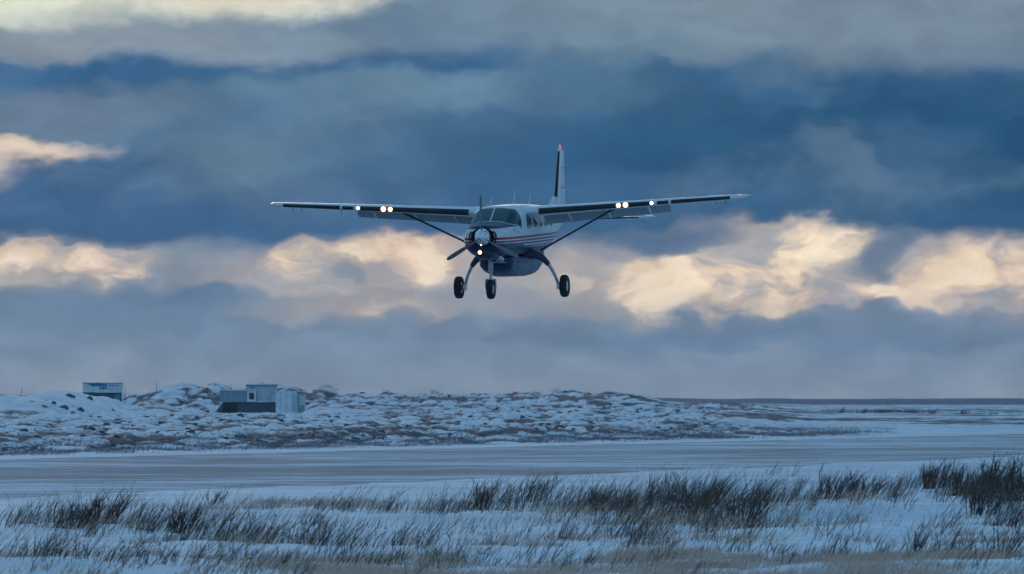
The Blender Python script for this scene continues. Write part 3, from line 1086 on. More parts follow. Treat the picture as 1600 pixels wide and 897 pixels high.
def camber(xc):
    return .02 * (1 - ((xc - .3) / .7) ** 2) if xc > .3 else .02 * (1 - ((.3 - xc) / .3) ** 2)


SPAN0, SPAN1 = .80, 7.45


def wing_par(y):
    f = (y - SPAN0) / (SPAN1 - SPAN0)
    chord = lerp(1.98, 1.24, f)
    xle = lerp(1.02, 0.76, f)
    zl = 2.775 + (y - .84) * math.tan(R(3.0))
    th = lerp(.17, .125, f)
    inc = R(lerp(2.6, 0.2, f))
    return chord, xle, zl, th, inc


def wing_pt(y, xc, up, off=0.0, par=None):
    c, xl, zl, th, inc = par or wing_par(y)
    z = camber(xc) + (naca(xc, th) if up else -naca(xc, th))
    X, Z = -xc * c, z * c
    if off:
        e = .004
        x2 = min(1, xc + e)
        z2 = camber(x2) + (naca(x2, th) if up else -naca(x2, th))
        tx, tz = -(x2 - xc) * c, (z2 - z) * c
        L = math.hypot(tx, tz) or 1
        nx, nz = (-tz / L, tx / L)
        if (nz < 0) == up:
            nx, nz = -nx, -nz
        if xc < 1e-6:
            nx, nz = 1, 0
        X += nx * off
        Z += nz * off
    ci, si = math.cos(inc), math.sin(inc)
    return (xl + X * ci - Z * -si * 0 + Z * si * 0, Z * ci + X * si * 1.0 + zl)


def wing_side(s):
    V, F = [], []
    xcs_full = [0, .004, .012, .03, .06, .1, .16, .24, .34, .46, .6, .74, .86, 1.0]
    ys = [.55, .84, 1.6, 2.6, 3.6, 4.6, 5.22, 5.23, 6.0, 6.8, 7.45]
    n = 2 * len(xcs_full) - 1
    for y in ys:
        cut = .73 if y < 5.225 else 1.0
        xcs = [v * cut if v > .3 else v for v in xcs_full]
        loop = [(xc, False) for xc in xcs[::-1]] + [(xc, True) for xc in xcs[1:]]
        for xc, up in loop:
            x, z = wing_pt(y, xc, up)
            V.append((x, s * y, z))
    # rounded, slightly upswept tip
    base = wing_par(7.45)
    for dy, k in ((.14, .95), (.26, .82), (.36, .60), (.42, .36), (.445, .12)):
        c, xl, zl, th, inc = base
        par = (c * (1 - .55 * (1 - k)), xl - .55 * (1 - k) * c * .9, zl + dy * math.tan(R(3)) + .035 * (1 - k), th * k / (1 - .55 * (1 - k)), inc)
        loop = [(xc, False) for xc in xcs_full[::-1]] + [(xc, True) for xc in xcs_full[1:]]
        for xc, up in loop:
            x, z = wing_pt(0, xc, up, par=par)
            V.append((x, s * (7.45 + dy), z))
    m = len(ys) + 5
    for i in range(m - 1):
        for k in range(n - 1):
            F.append((i * n + k, i * n + k + 1, (i + 1) * n + k + 1, (i + 1) * n + k))
        F.append((i * n + n - 1, i * n, (i + 1) * n, (i + 1) * n + n - 1))
    F.append(tuple(range(n)))
    F.append(tuple((m - 1) * n + k for k in range(n - 1, -1, -1)))
    w = mesh_obj('wing', V, F, MT['white'], plane, 35)

    def boot(y0, y1, m_, name, off, lim_u=.045, lim_l=.05, steps=8):
        V, F = [], []
        xl = [(lim_l * (q / 7) ** 2, False) for q in range(7, 0, -1)] + [(0, True)] + [(lim_u * (q / 7) ** 2, True) for q in range(1, 8)]
        k = len(xl)
        for d in (off, -.006):
            for i in range(steps + 1):
                y = lerp(y0, y1, i / steps)
                for xc, up in xl:
                    x, z = wing_pt(y, xc, up, d)
                    V.append((x, s * y, z))
        for i in range(steps):
            for j in range(k - 1):
                a = i * k + j
                F.append((a, a + 1, a + k + 1, a + k))
        nn = (steps + 1) * k
        rim = [j for j in range(k)] + [i * k + k - 1 for i in range(1, steps + 1)] + [steps * k + j for j in range(k - 2, -1, -1)] + [i * k for i in range(steps - 1, 0, -1)]
        for a, b in zip(rim, rim[1:] + rim[:1]):
            F.append((a, b, b + nn, a + nn))
        return mesh_obj(name, V, F, m_, w, 40)
    boot(1.15, 4.76, MT['boot'], 'deicing_boot', .007)
    boot(5.46, 7.37, MT['boot'], 'deicing_boot', .007)
    pan = boot(4.98, 5.40, MT['boot'], 'lens_panel', .007, .03, .035, 4)
    # small frame round the dark panel
    for (ya, yb, a, b) in ((4.975, 5.0, .034, .04), (5.38, 5.405, .034, .04)):
        boot(ya, yb, MT['white'], 'panel_frame', .011, a, b, 2)
    for (y, r) in ((3.76, .066), (3.99, .074), (4.84, .050)):
        x, z = wing_pt(y, 0, True)
        lamp((x + .022, s * y, z + .012), r, w)
    # position light and tie-downs
    x, z = wing_pt(7.45, .02, True)
    mesh_obj('position_light', *lathe([(0, .03), (.03, .028), (.05, .016), (.056, .002)], (x - .06, s * 7.68, z + .03), (1, s * .5, 0), 14), MT['red_lamp' if s > 0 else 'green_lamp'], w, 50)
    for y, L in ((7.15, .12), (6.85, .12)):
        x, z = wing_pt(y, .3, False)
        mesh_obj('static_wick' if y > 7 else 'tie_down', *tube([(x, s * y, z + .02), (x - .02, s * y, z - L * .6), (x - .12, s * y, z - L)], .011, 6), MT['dark'], w, 40)
    if s < 0:
        x, z = wing_pt(5.45, .12, False)
        mesh_obj('pitot_tube', *merge(tube([(x, s * 5.45, z + .02), (x + .02, s * 5.45, z - .16)], .016, 8), tube([(x - .06, s * 5.45, z - .16), (x + .32, s * 5.45, z - .17)], .014, 8)), MT['gear'], w, 40)
    # flap, let down
    V, F = [], []
    fx = [0, .02, .06, .14, .3, .5, .75, 1.0]
    n = 2 * len(fx) - 1
    for y in (1.0, 2.0, 3.0, 4.0, 5.18):
        c, xl, zl, th, inc = wing_par(y)
        fc = c * .30
        hx, hz = xl - c * .77, zl - .055 - c * .77 * math.sin(inc)
        an = R(33)
        for xc, up in [(v, False) for v in fx[::-1]] + [(v, True) for v in fx[1:]]:
            zz = (naca(xc, .15) * (1 if up else -.75)) * fc
            X, Z = -xc * fc, zz
            V.append((hx + X * math.cos(an) - Z * math.sin(an), s * y, hz + X * math.sin(an) + Z * math.cos(an)))
    for i in range(4):
        for k in range(n - 1):
            F.append((i * n + k, i * n + k + 1, (i + 1) * n + k + 1, (i + 1) * n + k))
        F.append((i * n + n - 1, i * n, (i + 1) * n, (i + 1) * n + n - 1))
    F += [tuple(range(n)), tuple(4 * n + k for k in range(n - 1, -1, -1))]
    fl = mesh_obj('flap', V, F, MT['flap'], plane, 35)
    for y in (1.9, 3.2, 4.55):
        c, xl, zl, th, inc = wing_par(y)
        x0 = xl - c * .62
        z0 = zl - .13
        mesh_obj('flap_bracket', *tube([(x0 + .2, s * y, z0 + .04), (x0 - .1, s * y, z0 - .07), (x0 - .45, s * y, z0 - .24)], [.02, .05, .02], 10, (0, 0, 1), .55), MT['white'], fl, 40)
    # strut with fairings
    c, xl, zl, th, inc = wing_par(3.45)
    a = Vector((.32, s * 3.46, zl - .10))
    b = Vector((-.28, s * .83, 1.47))
    d_ = (a - b)
    pts = [b + d_ * q for q in (0, .04, .12, .5, .88, .95, 1.0)]
    stt = mesh_obj('wing_strut', *tube(pts, [.11, .09, .075, .072, .075, .09, .11], 16, (1, 0, 0), .42), MT['boot'], plane, 50)
    mesh_obj('strut_cuff', *tube([b + d_ * -.01, b + d_ * .035], [.13, .10], 14, (1, 0, 0), .5), MT['white'], stt, 50)
    # root fairing between wing and cabin roof
    V, F = [], []
    for y, k in ((.62, 1.28), (.80, 1.14), (.95, 1.05), (1.06, 1.02)):
        c, xl, zl, th, inc = wing_par(max(y, .8))
        par = (c * .8, xl + .02 * k, zl + .015 * (k - 1), th * k * 1.08, inc)
        for xc, up in [(v, False) for v in (.9, .5, .24, .1, .04, .012)] + [(0, True)] + [(v, True) for v in (.012, .04, .1, .24, .5, .9)]:
            x, z = wing_pt(0, xc, up, par=par)
            V.append((x, s * y, z))
    for i in range(3):
        for k in range(12):
            F.append((i * 13 + k, i * 13 + k + 1, (i + 1) * 13 + k + 1, (i + 1) * 13 + k))
    F += [tuple(range(13)), tuple(39 + k for k in range(12, -1, -1))]
    mesh_obj('wing_root_fairing', V, F, MT['white'], w, 40)


wing_side(1)
wing_side(-1)


# tail
def foil_loft(name, secs, m, parent, axis='y', smooth=35):
    """secs: list of (span position, x of leading edge, chord, thickness ratio, height or side)"""
    xcs = [0, .01, .04, .1, .2, .4, .65, 1.0]
    n = 2 * len(xcs) - 1
    V, F = [], []
    for (p, xl, c, th, h) in secs:
        for xc, up in [(v, False) for v in xcs[::-1]] + [(v, True) for v in xcs[1:]]:
            q = naca(xc, th) * c * (1 if up else -1)
            V.append((xl - xc * c, p, h + q) if axis == 'y' else (xl - xc * c, h + q, p))
    for i in range(len(secs) - 1):
        for k in range(n - 1):
            F.append((i * n + k, i * n + k + 1, (i + 1) * n + k + 1, (i + 1) * n + k))
        F.append((i * n + n - 1, i * n, (i + 1) * n, (i + 1) * n + n - 1))
    F += [tuple(range(n)), tuple((len(secs) - 1) * n + k for k in range(n - 1, -1, -1))]
    return mesh_obj(name, V, F, m, parent, smooth)


def boot_strip(name, p0, p1, m, parent, axis='y', lim=.06, off=.006, steps=6):
    """black rubber strip on the leading edge between two sections"""
    xl = [(lim * (q / 5) ** 2, -1) for q in range(5, 0, -1)] + [(0, 1)] + [(lim * (q / 5) ** 2, 1) for q in range(1, 6)]
    V, F = [], []
    k = len(xl)
    for d in (off, -.01):
        for i in range(steps + 1):
            p, x0, c, th, h = (lerp(a, b, i / steps) for a, b in zip(p0, p1))
            for xc, sg in xl:
                q = naca(xc, th) * c * sg + (d * sg if xc > 0 else 0)
                x = x0 - xc * c + d * (1 - xc / lim)
                V.append((x, p, h + q) if axis == 'y' else (x, h + q, p))
    for i in range(steps):
        for j in range(k - 1):
            a = i * k + j
            F.append((a, a + 1, a + k + 1, a + k))
    nn = (steps + 1) * k
    rim = [j for j in range(k)] + [i * k + k - 1 for i in range(1, steps + 1)] + [steps * k + j for j in range(k - 2, -1, -1)] + [i * k for i in range(steps - 1, 0, -1)]
    for a, b in zip(rim, rim[1:] + rim[:1]):
        F.append((a, b, b + nn, a + nn))
    return mesh_obj(name, V, F, m, parent, 40)


for s in (1, -1):
    r0, r1 = (s * .12, -6.75, .82, .12, 2.40), (s * 2.95, -6.98, .60, .10, 2.43)
    tp_ = foil_loft('tailplane', [r0, r1], MT['white'], plane)
    boot_strip('deicing_boot', (s * .4, -6.773, .80, .12, 2.403), (s * 2.80, -6.968, .612, .10, 2.4285), MT['boot'], tp_)
    foil_loft('elevator', [(s * .2, -7.59, .52, .07, 2.40), (s * 2.95, -7.60, .40, .07, 2.43)], MT['white'], plane)
    foil_loft('elevator_horn', [(s * 2.96, -6.95, 1.02, .13, 2.43), (s * 3.05, -6.97, .95, .13, 2.44), (s * 3.16, -7.1, .70, .08, 2.44), (s * 3.26, -7.3, .35, .04, 2.44)], MT['white'], tp_)
fin_r, fin_t = (2.62, -6.70, 1.18, .135, 0), (4.72, -7.62, .50, .15, 0)
fin = foil_loft('fin', [fin_r, fin_t, (4.77, -7.66, .42, .08, 0)], MT['white'], plane, 'z')
boot_strip('deicing_boot', (3.10, lerp(-6.70, -7.62, .229), lerp(1.18, .50, .229), .138, 0), (4.66, lerp(-6.70, -7.62, .972), lerp(1.18, .50, .972), .15, 0), MT['boot'], fin, 'z', .09)
foil_loft('rudder', [(2.30, -7.90, .55, .13, .0), (3.4, -7.99, .46, .14, .0), (4.70, -8.14, .30, .15, .0)], MT['white'], plane, 'z')
foil_loft('dorsal_fin', [(2.70, -5.3, 2.1, .045, 0), (2.86, -5.75, 1.6, .06, 0), (3.16, -6.72, .60, .16, 0)], MT['white'], fin, 'z')
mesh_obj('beacon', *lathe([(0, .032), (.04, .032), (.08, .024), (.10, .01), (.105, .002)], (-7.85, 0, 4.77), (0, 0, 1), 14), MT['red_lamp'], fin, 50)
for zb_, lb_ in ((4.1, .16), (3.45, .12)):
    mesh_obj('rudder_bracket', *tube([(-7.98, 0.0, zb_), (-7.98, lb_, zb_)], .02, 8), MT['gear'], fin, 40)

# roof aerials
for (x, y, L, lean) in ((1.75, -.24, .30, .05), (-.35, .05, .42, .10), (-2.9, 0.0, .32, .08)):
    zt = surf(x, t_of_y(x, y)).z
    mesh_obj('aerial', *tube([(x, y, zt - .02), (x - .04, y, zt + L * .5), (x - lean, y + .03, zt + L)], [.020, .016, .011], 8), MT['white'], plane, 50)
for (x, z) in ((2.6, 2.17), (2.9, 2.24)):
    p = surf_off(x, t_of_z(x, z, 1), 0.0)
    mesh_obj('vent_scoop', *tube([p, p + Vector((.06, .05, 0)), p + Vector((.12, .06, .0))], [.012, .016, .010], 8), MT['dark'], plane, 50)


# landing gear
def wheel(c, r, w, name):
    """tyre on a metal hub, axis along y"""
    hub = mesh_obj(name, *lathe([(-w * .36, r * .16), (-w * .42, r * .22), (-w * .36, r * .46), (-w * .2, r * .52), (w * .2, r * .52), (w * .36, r * .46), (w * .42, r * .22), (w * .36, r * .16)], c, (0, 1, 0), 26), MT['metal'], plane, 35)
    prof = []
    for k in range(22):
        a = 2 * math.pi * k / 22
        ca, sa = math.cos(a), math.sin(a)
        prof.append((w / 2 * math.copysign(abs(sa) ** .7, sa), r * .76 + r * .24 * math.copysign(abs(ca) ** .75, ca)))
    mesh_obj('tyre', *lathe(prof, c, (0, 1, 0), 36, True), MT['rubber'], hub, 50)
    return hub


for s in (1, -1):
    pts = [(.30, s * .55, 1.42), (.27, s * .80, 1.395), (.23, s * 1.0, 1.33), (.17, s * 1.18, 1.17), (.11, s * 1.33, .95), (.06, s * 1.44, .72), (.02, s * 1.515, .50), (0.0, s * 1.55, .37)]
    rr = [.20, .18, .135, .095, .075, .066, .06, .058]
    sm = []
    smr = []
    P_ = [Vector(p) for p in pts]
    for i in range(len(P_) - 1):
        for q in range(4):
            t_ = q / 4
            p0, p1, p2, p3 = P_[max(i - 1, 0)], P_[i], P_[i + 1], P_[min(i + 2, len(P_) - 1)]
            sm.append(0.5 * ((2 * p1) + (p2 - p0) * t_ + (2 * p0 - 5 * p1 + 4 * p2 - p3) * t_ ** 2 + (3 * p1 - p0 - 3 * p2 + p3) * t_ ** 3))
            smr.append(lerp(rr[i], rr[i + 1], t_))
    sm.append(P_[-1])
    smr.append(rr[-1])
    leg = mesh_obj('main_gear_leg', *tube(sm, smr, 16, (1, 0, 0), .72), MT['gear'], plane, 60)
    mesh_obj('leg_fairing', *tube(sm[1:15], [v * 1.16 + .012 for v in smr[1:15]], 16, (1, 0, 0), .74), MT['navy'], leg, 60)
    mesh_obj('axle', *merge(tube([(0, s * 1.50, .355), (0, s * 1.80, .355)], .04, 12), lathe([(-.03, .12), (.03, .12)], (0, s * 1.60, .355), (0, 1, 0), 18), box(-.09, .09, s * 1.53 - .035, s * 1.53 + .035, .26, .46)), MT['metal'], leg, 40)
    wheel((0, s * 1.745, .362), .362, .235, 'main_wheel')

# nose gear
nose = mesh_obj('nose_gear_strut', *merge(tube([(3.0, 0, 1.42), (3.05, 0, 1.02)], .075, 14), tube([(3.05, 0, 1.04), (3.09, 0, .66)], .042, 12), lathe([(0, .09), (.07, .09)], (3.045, 0, 1.0), (0.05, 0, -1), 16), lathe([(0, .075), (.05, .075)], (3.03, 0, 1.2), (0.05, 0, -1), 16)), MT['gear'], plane, 40)
mesh_obj('torque_link', *merge(tube([(2.97, 0, 1.0), (2.86, 0, .85)], .022, 8), tube([(2.86, 0, .85), (3.0, 0, .70)], .022, 8)), MT['gear'], nose, 40)
mesh_obj('steering_link', *tube([(3.0, -.02, 1.22), (2.98, .20, 1.24)], .018, 8), MT['metal'], nose, 40)
fork = merge(tube([(3.09, -.155, .66), (3.09, .155, .66)], .04, 10), tube([(3.09, .155, .67), (3.08, .165, .50), (3.07, .16, .36)], [.030, .028, .026], 10), tube([(3.09, -.155, .67), (3.08, -.165, .50), (3.07, -.16, .36)], [.030, .028, .026], 10))
mesh_obj('fork', *fork, MT['gear'], nose, 40)
wheel((3.07, 0, .365), .318, .215, 'nose_wheel')


# ------------------------------------------------------------------ buildings on the ridge
def fbox(u0, u1, v0, v1, D, y0, y1, org):
    """box whose front stands D + y0 metres away, seen between those photo columns and rows"""
    a, b = at(u0, v1, D), at(u1, v0, D)
    return box(a.x - org.x, b.x - org.x, D + y0 - org.y, D + y1 - org.y, a.z - org.z, b.z - org.z)


BD = 1100.0
org = at(410, 645, BD)
org.y = BD
bld = empty('site_building', org, 'grey and white flat-roofed site building with a square framed window', 'building')


def bpart(name, m, *boxes, parent=None):
    return mesh_obj(name, *merge(*[fbox(*b, BD, y0, y1, org) for (b, y0, y1) in boxes]), m, parent or bld, 20)


left = bpart('wall', MT['wall'], ((343.5, 401, 610.3, 628.2), 0.0, 5.0))
bpart('roof', MT['snow'], ((342.3, 401.5, 608.6, 610.3), -.15, 5.1), parent=left)
upper = bpart('upper_storey', MT['wall_pale'], ((384, 431.5, 603.0, 627.5), .55, 5.4))
bpart('roof', MT['sign_teal'], ((383.6, 432, 601.3, 603.2), .35, 5.5), parent=upper)
bpart('roof_snow', MT['snow'], ((383.2, 441, 599.9, 601.3), .3, 5.6), parent=upper)
bpart('corner_batten', MT['wall_white'], ((411.3, 412.4, 608.0, 627.5), .45, .6), parent=upper)
bpart('vent', MT['wall'], ((392, 396, 604.2, 607.2), .40, .6), parent=upper)
bpart('chimney_pipe', MT['pole'], ((409.2, 410.2, 595.8, 600.2), 2.0, 2.1), parent=upper)
win = bpart('window', MT['wall_white'], ((386.2, 399.8, 611.4, 613.6), -.16, .1), ((386.2, 399.8, 624.2, 626.6), -.16, .1), ((386.2, 389.2, 613.6, 624.2), -.16, .1), ((397.2, 399.8, 613.6, 624.2), -.16, .1))
bpart('pane', MT['pane'], ((389.2, 397.2, 613.6, 624.2), -.06, .05), parent=win)
sk = [(u, v) for u, v in ((336, 645), (343.5, 634), (349, 628.3), (432, 628.3), (436, 629.6), (438.3, 632.5), (438.6, 645))]
poly = [(at(u, v, BD).x - org.x, at(u, v, BD).z - org.z) for u, v in sk]
mesh_obj('base', *prism(poly, .35, 4.6), MT['skirt'], bld, 20)
bpart('garage_opening', MT['opening'], ((348.2, 371.6, 628.6, 645), .30, .6))
bpart('ledge', MT['wall_white'], ((386, 430, 626.6, 628.0), -.1, .5))
annex = bpart('annex', MT['wall_white'], ((431.0, 464.2, 612.2, 646.5), -.35, 5.0))
poly = [(at(u, v, BD).x - org.x, at(u, v, BD).z - org.z) for u, v in ((423, 628), (425, 617), (431, 612.2), (431, 628))]
mesh_obj('annex_wing', *prism(poly, -.25, 4.0), MT['wall_pale'], bld, 20)
bpart('annex_roof', MT['snow'], ((429.5, 476.5, 611.0, 612.2), -.5, 5.1), parent=annex)
bpart('door', MT['wall_pale'], ((456.0, 463.6, 614.5, 646.0), -.42, -.2), parent=annex)
bpart('side_wall', MT['wall'], ((464.2, 476, 614.5, 646.5), -.20, 5.0))
bpart('drainpipe', MT['wall_white'], ((476.0, 477.0, 614.5, 646.5), -.25, .1))
for u_ in (351.5, 360, 368.5, 377):
    bpart('batten', MT['wall_pale'], ((u_, u_ + .5, 611.5, 627.6), -.05, .05), parent=left)
for u_ in (438.5, 447.0):
    bpart('batten', MT['wall'], ((u_, u_ + .45, 613.0, 646.0), -.40, -.3), parent=annex)
bpart('roof_rail', MT['pole'], ((344, 383, 606.9, 607.2), .4, .45), ((344, 344.4, 606.9, 608.8), .4, .45), ((357, 357.4, 606.9, 608.8), .4, .45), ((370, 370.4, 606.9, 608.8), .4, .45), ((382.6, 383, 606.9, 608.8), .4, .45), parent=left)
bpart('wall_panel', MT['wall_pale'], ((467.5, 475.5, 617.5, 633.0), -.28, -.1))

# white container unit with a blue sign
SD = 1050.0
so = at(160, 624, SD)
so.y = SD
cont = empty('container_cabin', so, 'white box cabin with blue sign on its front, half behind the snow mound', 'cabin')


def cpart(name, m, *boxes, parent=None):
    return mesh_obj(name, *merge(*[fbox(*b, SD, y0, y1, so) for (b, y0, y1) in boxes]), m, parent or cont, 20)


cpart('upper_wall', MT['wall_white'], ((129.2, 191.0, 599.2, 613.0), 0, 2.5))
cpart('roof_edge', MT['sign_teal'], ((128.8, 191.6, 598.0, 599.2), -.06, 2.56))
cpart('lower_wall', MT['green'], ((129.4, 189.8, 613.0, 628.0), .06, 2.45))
cpart('sill', MT['wall_white'], ((148, 191.2, 612.4, 613.6), -.06, .2))
cpart('door', MT['sign_teal'], ((179, 187.5, 616.2, 626), .0, .1))
cpart('corner_post', MT['wall_white'], ((189.8, 190.8, 613.6, 628), -.03, 2.4))


def sign_poly(pts, m, name, d=-.035):
    pl = [(at(u, v, SD).x - so.x, at(u, v, SD).z - so.z) for u, v in pts]
    return mesh_obj(name, *prism(pl, d, .01), m, cont, 20)


zu = lambda X, Y: (100 + X * 120 / 1600.0, 585 + Y * 120 / 1600.0)   # measured on an enlargement of the sign
sign_poly([zu(480, 196), zu(760, 185), zu(790, 200), zu(752, 218), zu(640, 214), zu(620, 262), zu(590, 240), zu(545, 230)], MT['sign_teal'], 'sign_wing')
sign_poly([zu(620, 218), zu(745, 214), zu(745, 240), zu(640, 240), zu(615, 265), zu(598, 256)], MT['sign_blue'], 'sign_stroke', -.045)
sign_poly([zu(918, 224), zu(1130, 226), zu(1130, 241), zu(918, 240)], MT['sign_blue'], 'sign_line')
sign_poly([zu(930, 296), zu(1035, 296), zu(1035, 302), zu(930, 302)], MT['sign_blue'], 'sign_line')
emb = [(742, 215, 770, 300), (770, 276, 890, 304), (866, 232, 894, 276), (770, 205, 894, 232), (800, 232, 826, 262), (826, 244, 850, 262)]
for (a, b, c, d) in emb:
    sign_poly([zu(a, b), zu(c, b), zu(c, d), zu(a, d)], MT['sign_blue'], 'sign_emblem', -.05)


# ------------------------------------------------------------------ poles, posts and rocks
def ground_z(x, y):
    return float(height(np.array([x]), np.array([y]))[0])


def pole(u, v0, v1, D, w, label, name='utility_pole', m='pole', tilt=0.0):
    b = at(u, v1, D)
    h = (v1 - v0) / FPX * D
    gz = ground_z(b.x, b.y) - .2
    top = b.z + h - gz
    V, F = tube([(0, 0, 0), (tilt * .5, 0, top * .5), (tilt, 0, top)], [w, w * .9, w * .75], 10)
    V2, F2 = lathe([(0, w * .75), (.05, w * .5), (.09, .002)], (tilt, 0, top), (0, 0, 1), 10)
    V3, F3 = lathe([(0, w * 1.35), (.12, w * 1.3), (.2, w)], (0, 0, .12), (0, 0, 1), 10)
    o = mesh_obj(name, *merge((V, F), (V2, F2), (V3, F3)), MT[m], None, 40)
    o.location = (b.x, b.y, gz)
    tag(o, label, 'pole' if name == 'utility_pole' else 'marker')
    return o


pole(245, 599, 612, 1150, .055, 'thin dark pole standing between the sign cabin and the rocky hill')
pole(195.5, 604, 622, 1080, .045, 'thin pale red pole just beside the sign cabin')
pole(360.5, 601, 610, 1106, .05, 'short thin pole rising above the left roof of the site building')
pole(33, 607, 619, 800, .04, 'thin pole at the far left edge on the snow mound', tilt=.05)
pole(1099.5, 634, 640, 1150, .09, 'small reddish marker post on the snow at the end of the ridge', 'marker_post', 'orange')


def rock(u, v, D, w, h, label, k):
    p = at(u, v, D)
    x, y = p.x, p.y
    # walk the sight line until it meets the ground
    dd = np.arange(D - 160, D + 160, 1.0)
    qx, qz = (u - 800) / FPX * dd, CAM_H + (HORIZON - v) / FPX * dd
    hit = np.nonzero(height(qx, dd) >= qz)[0]
    if len(hit):
        x, y = float(qx[hit[0]]), float(dd[hit[0]])
    r_ = random.Random(k)
    V, F = [], []
    nr, ns = 5, 10
    for i in range(nr):
        ph = i / (nr - 1) * math.pi / 2
        for j in range(ns):
            a = 2 * math.pi * j / ns
            jit = .75 + .5 * r_.random()
            V.append((w / 2 * math.cos(ph) * math.cos(a) * jit + (.001 * j), w * .7 * math.cos(ph) * math.sin(a) * jit, h * math.sin(ph) * (.8 + .35 * r_.random()) - .12))
    for i in range(nr - 1):
        for j in range(ns):
            F.append((i * ns + j, i * ns + (j + 1) % ns, (i + 1) * ns + (j + 1) % ns, (i + 1) * ns + j))
    F.append(tuple((nr - 1) * ns + j for j in range(ns)))
    o = mesh_obj('rock', V, F, MT['rock'], None, 25)
    o.location = (x, y, ground_z(x, y))
    o.rotation_euler = (0, 0, r_.random() * 6)
    tag(o, label, 'rock', 'dark rocks on the snow mound')


for k, (u, v, w, h, lab) in enumerate([
        (109, 621, .95, .42, 'largest dark rock near the top of the left snow mound'),
        (140, 624, .60, .42, 'dark upright rock right of the mound top, below the sign cabin'),
        (84, 632, .55, .36, 'small dark rock in the middle of the left snow mound'),
        (100, 638, .80, .42, 'flat dark rock low on the middle of the snow mound'),
        (125, 642, .60, .40, 'dark rock near the foot of the snow mound'),
        (114, 646, .45, .22, 'smallest dark rock at the very foot of the snow mound'),
        (68, 636, .70, .22, 'low flat dark rock left of the middle of the mound'),
        (72, 626, .50, .18, 'thin dark rock on the upper left slope of the mound'),
        (50, 628, .55, .2, 'dark rock at the left shoulder of the snow mound'),
        (176, 642, .45, .25, 'dark rock on the right foot of the snow mound')]):
    rock(u, v, 780, w, h, lab, k)


# ------------------------------------------------------------------ grass and scrub
def blades(P, H, W, lean, curl, seed=1):
    """many thin tapered curved blades in one mesh. P (n,3) roots, H heights, W widths, lean (n,2) tip offset per unit height"""
    r = np.random.default_rng(seed)
    n = len(P)
    a = r.uniform(-0.9, 0.9, n)
    sx, sy = np.cos(a) * W * .5, np.sin(a) * W * .5
    rows = []
    for (f, wk) in ((0.0, 1.0), (0.4, .8), (0.75, .5)):
        cx = P[:, 0] + lean[:, 0] * H * (f + curl * f * f)
        cy = P[:, 1] + lean[:, 1] * H * (f + curl * f * f)
        cz = P[:, 2] + H * (f - .12 * curl * f * f)
        rows.append(np.stack([cx - sx * wk, cy - sy * wk, cz], -1))
        rows.append(np.stack([cx + sx * wk, cy + sy * wk, cz], -1))
    rows.append(np.stack([P[:, 0] + lean[:, 0] * H * (1 + curl), P[:, 1] + lean[:, 1] * H * (1 + curl), P[:, 2] + H * (1 - .12 * curl)], -1))
    V = np.stack(rows, 1).reshape(-1, 3)
    b = np.arange(n)[:, None] * 7
    q = np.concatenate([b + np.array([0, 1, 3, 2]), b + np.array([2, 3, 5, 4])], 0)
    t = b + np.array([4, 5, 6])
    return V, q, t


def vD(v):
    return CAM_H * FPX / (np.asarray(v, float) - HORIZON)


def scatter(regions, seed, dens, gap, hk):
    """regions: (u, v, half-width px, half-height px (on the ground), count, height m, spread)"""
    r = np.random.default_rng(seed)
    Ps, Hs = [], []
    for (u, v, ru, rv, n, h) in regions:
        # tufts inside the patch, blades inside the tufts
        n = int(n * dens)
        nt = max(1, n // 7)
        tu = u + ru * np.clip(r.normal(0, .55, nt), -1.3, 1.3)
        tv = v + rv * np.clip(r.normal(0, .55, nt), -1.3, 1.3)
        th = h * hk * r.uniform(.55, 1.15, nt)
        k = r.integers(0, nt, n)
        D = vD(np.maximum(tv[k], 632))
        X = (tu[k] - 800) / FPX * D + r.normal(0, .10, n)
        Y = D + r.normal(0, .6, n)
        hh = th[k] * r.uniform(.45, 1.1, n)
        if gap > 0:
            ok = fbm(X / 1.1, Y / 2.6, 3, 88) + r.normal(0, .05, n) > gap
            X, Y, hh = X[ok], Y[ok], hh[ok]
        Ps.append(np.stack([X, Y, height(X, Y) - .03], -1))
        Hs.append(hh)
    return np.concatenate(Ps), np.concatenate(Hs)


def grass_obj(name, regions, m, w, lean_x, seed, label, curl=.35, dens=1.0, gap=0.0, hk=1.0, twigs=0):
    P, H = scatter(regions, seed, dens, gap, hk)
    r = np.random.default_rng(seed + 100)
    n = len(P)
    lean = np.stack([r.normal(lean_x, .26, n), r.normal(0, .25, n)], -1)
    W = w * r.uniform(.6, 1.3, n)
    if twigs:
        for _k in range(twigs):
            f = r.uniform(.3, .85, n)
            k = r.random(n) < .75
            off = np.stack([lean[:n, 0] * H[:n] * (f + curl * f * f), lean[:n, 1] * H[:n] * (f + curl * f * f), H[:n] * f * .97], -1)
            P = np.concatenate([P, (P[:n] + off)[k]])
            W = np.concatenate([W, W[:n][k] * .6])
            lean2 = lean[:n][k] + np.stack([r.normal(.05, .40, k.sum()), r.normal(0, .35, k.sum())], -1)
            H2 = H[:n][k] * r.uniform(.18, .42, k.sum())
            lean = np.concatenate([lean, lean2])
            H = np.concatenate([H, H2])
    V, q, t = blades(P, H, W, lean, curl, seed)
    o = np_mesh(name, V, q, t, MT[m])
    tag(o, label, 'grass', kind='stuff')
    return o


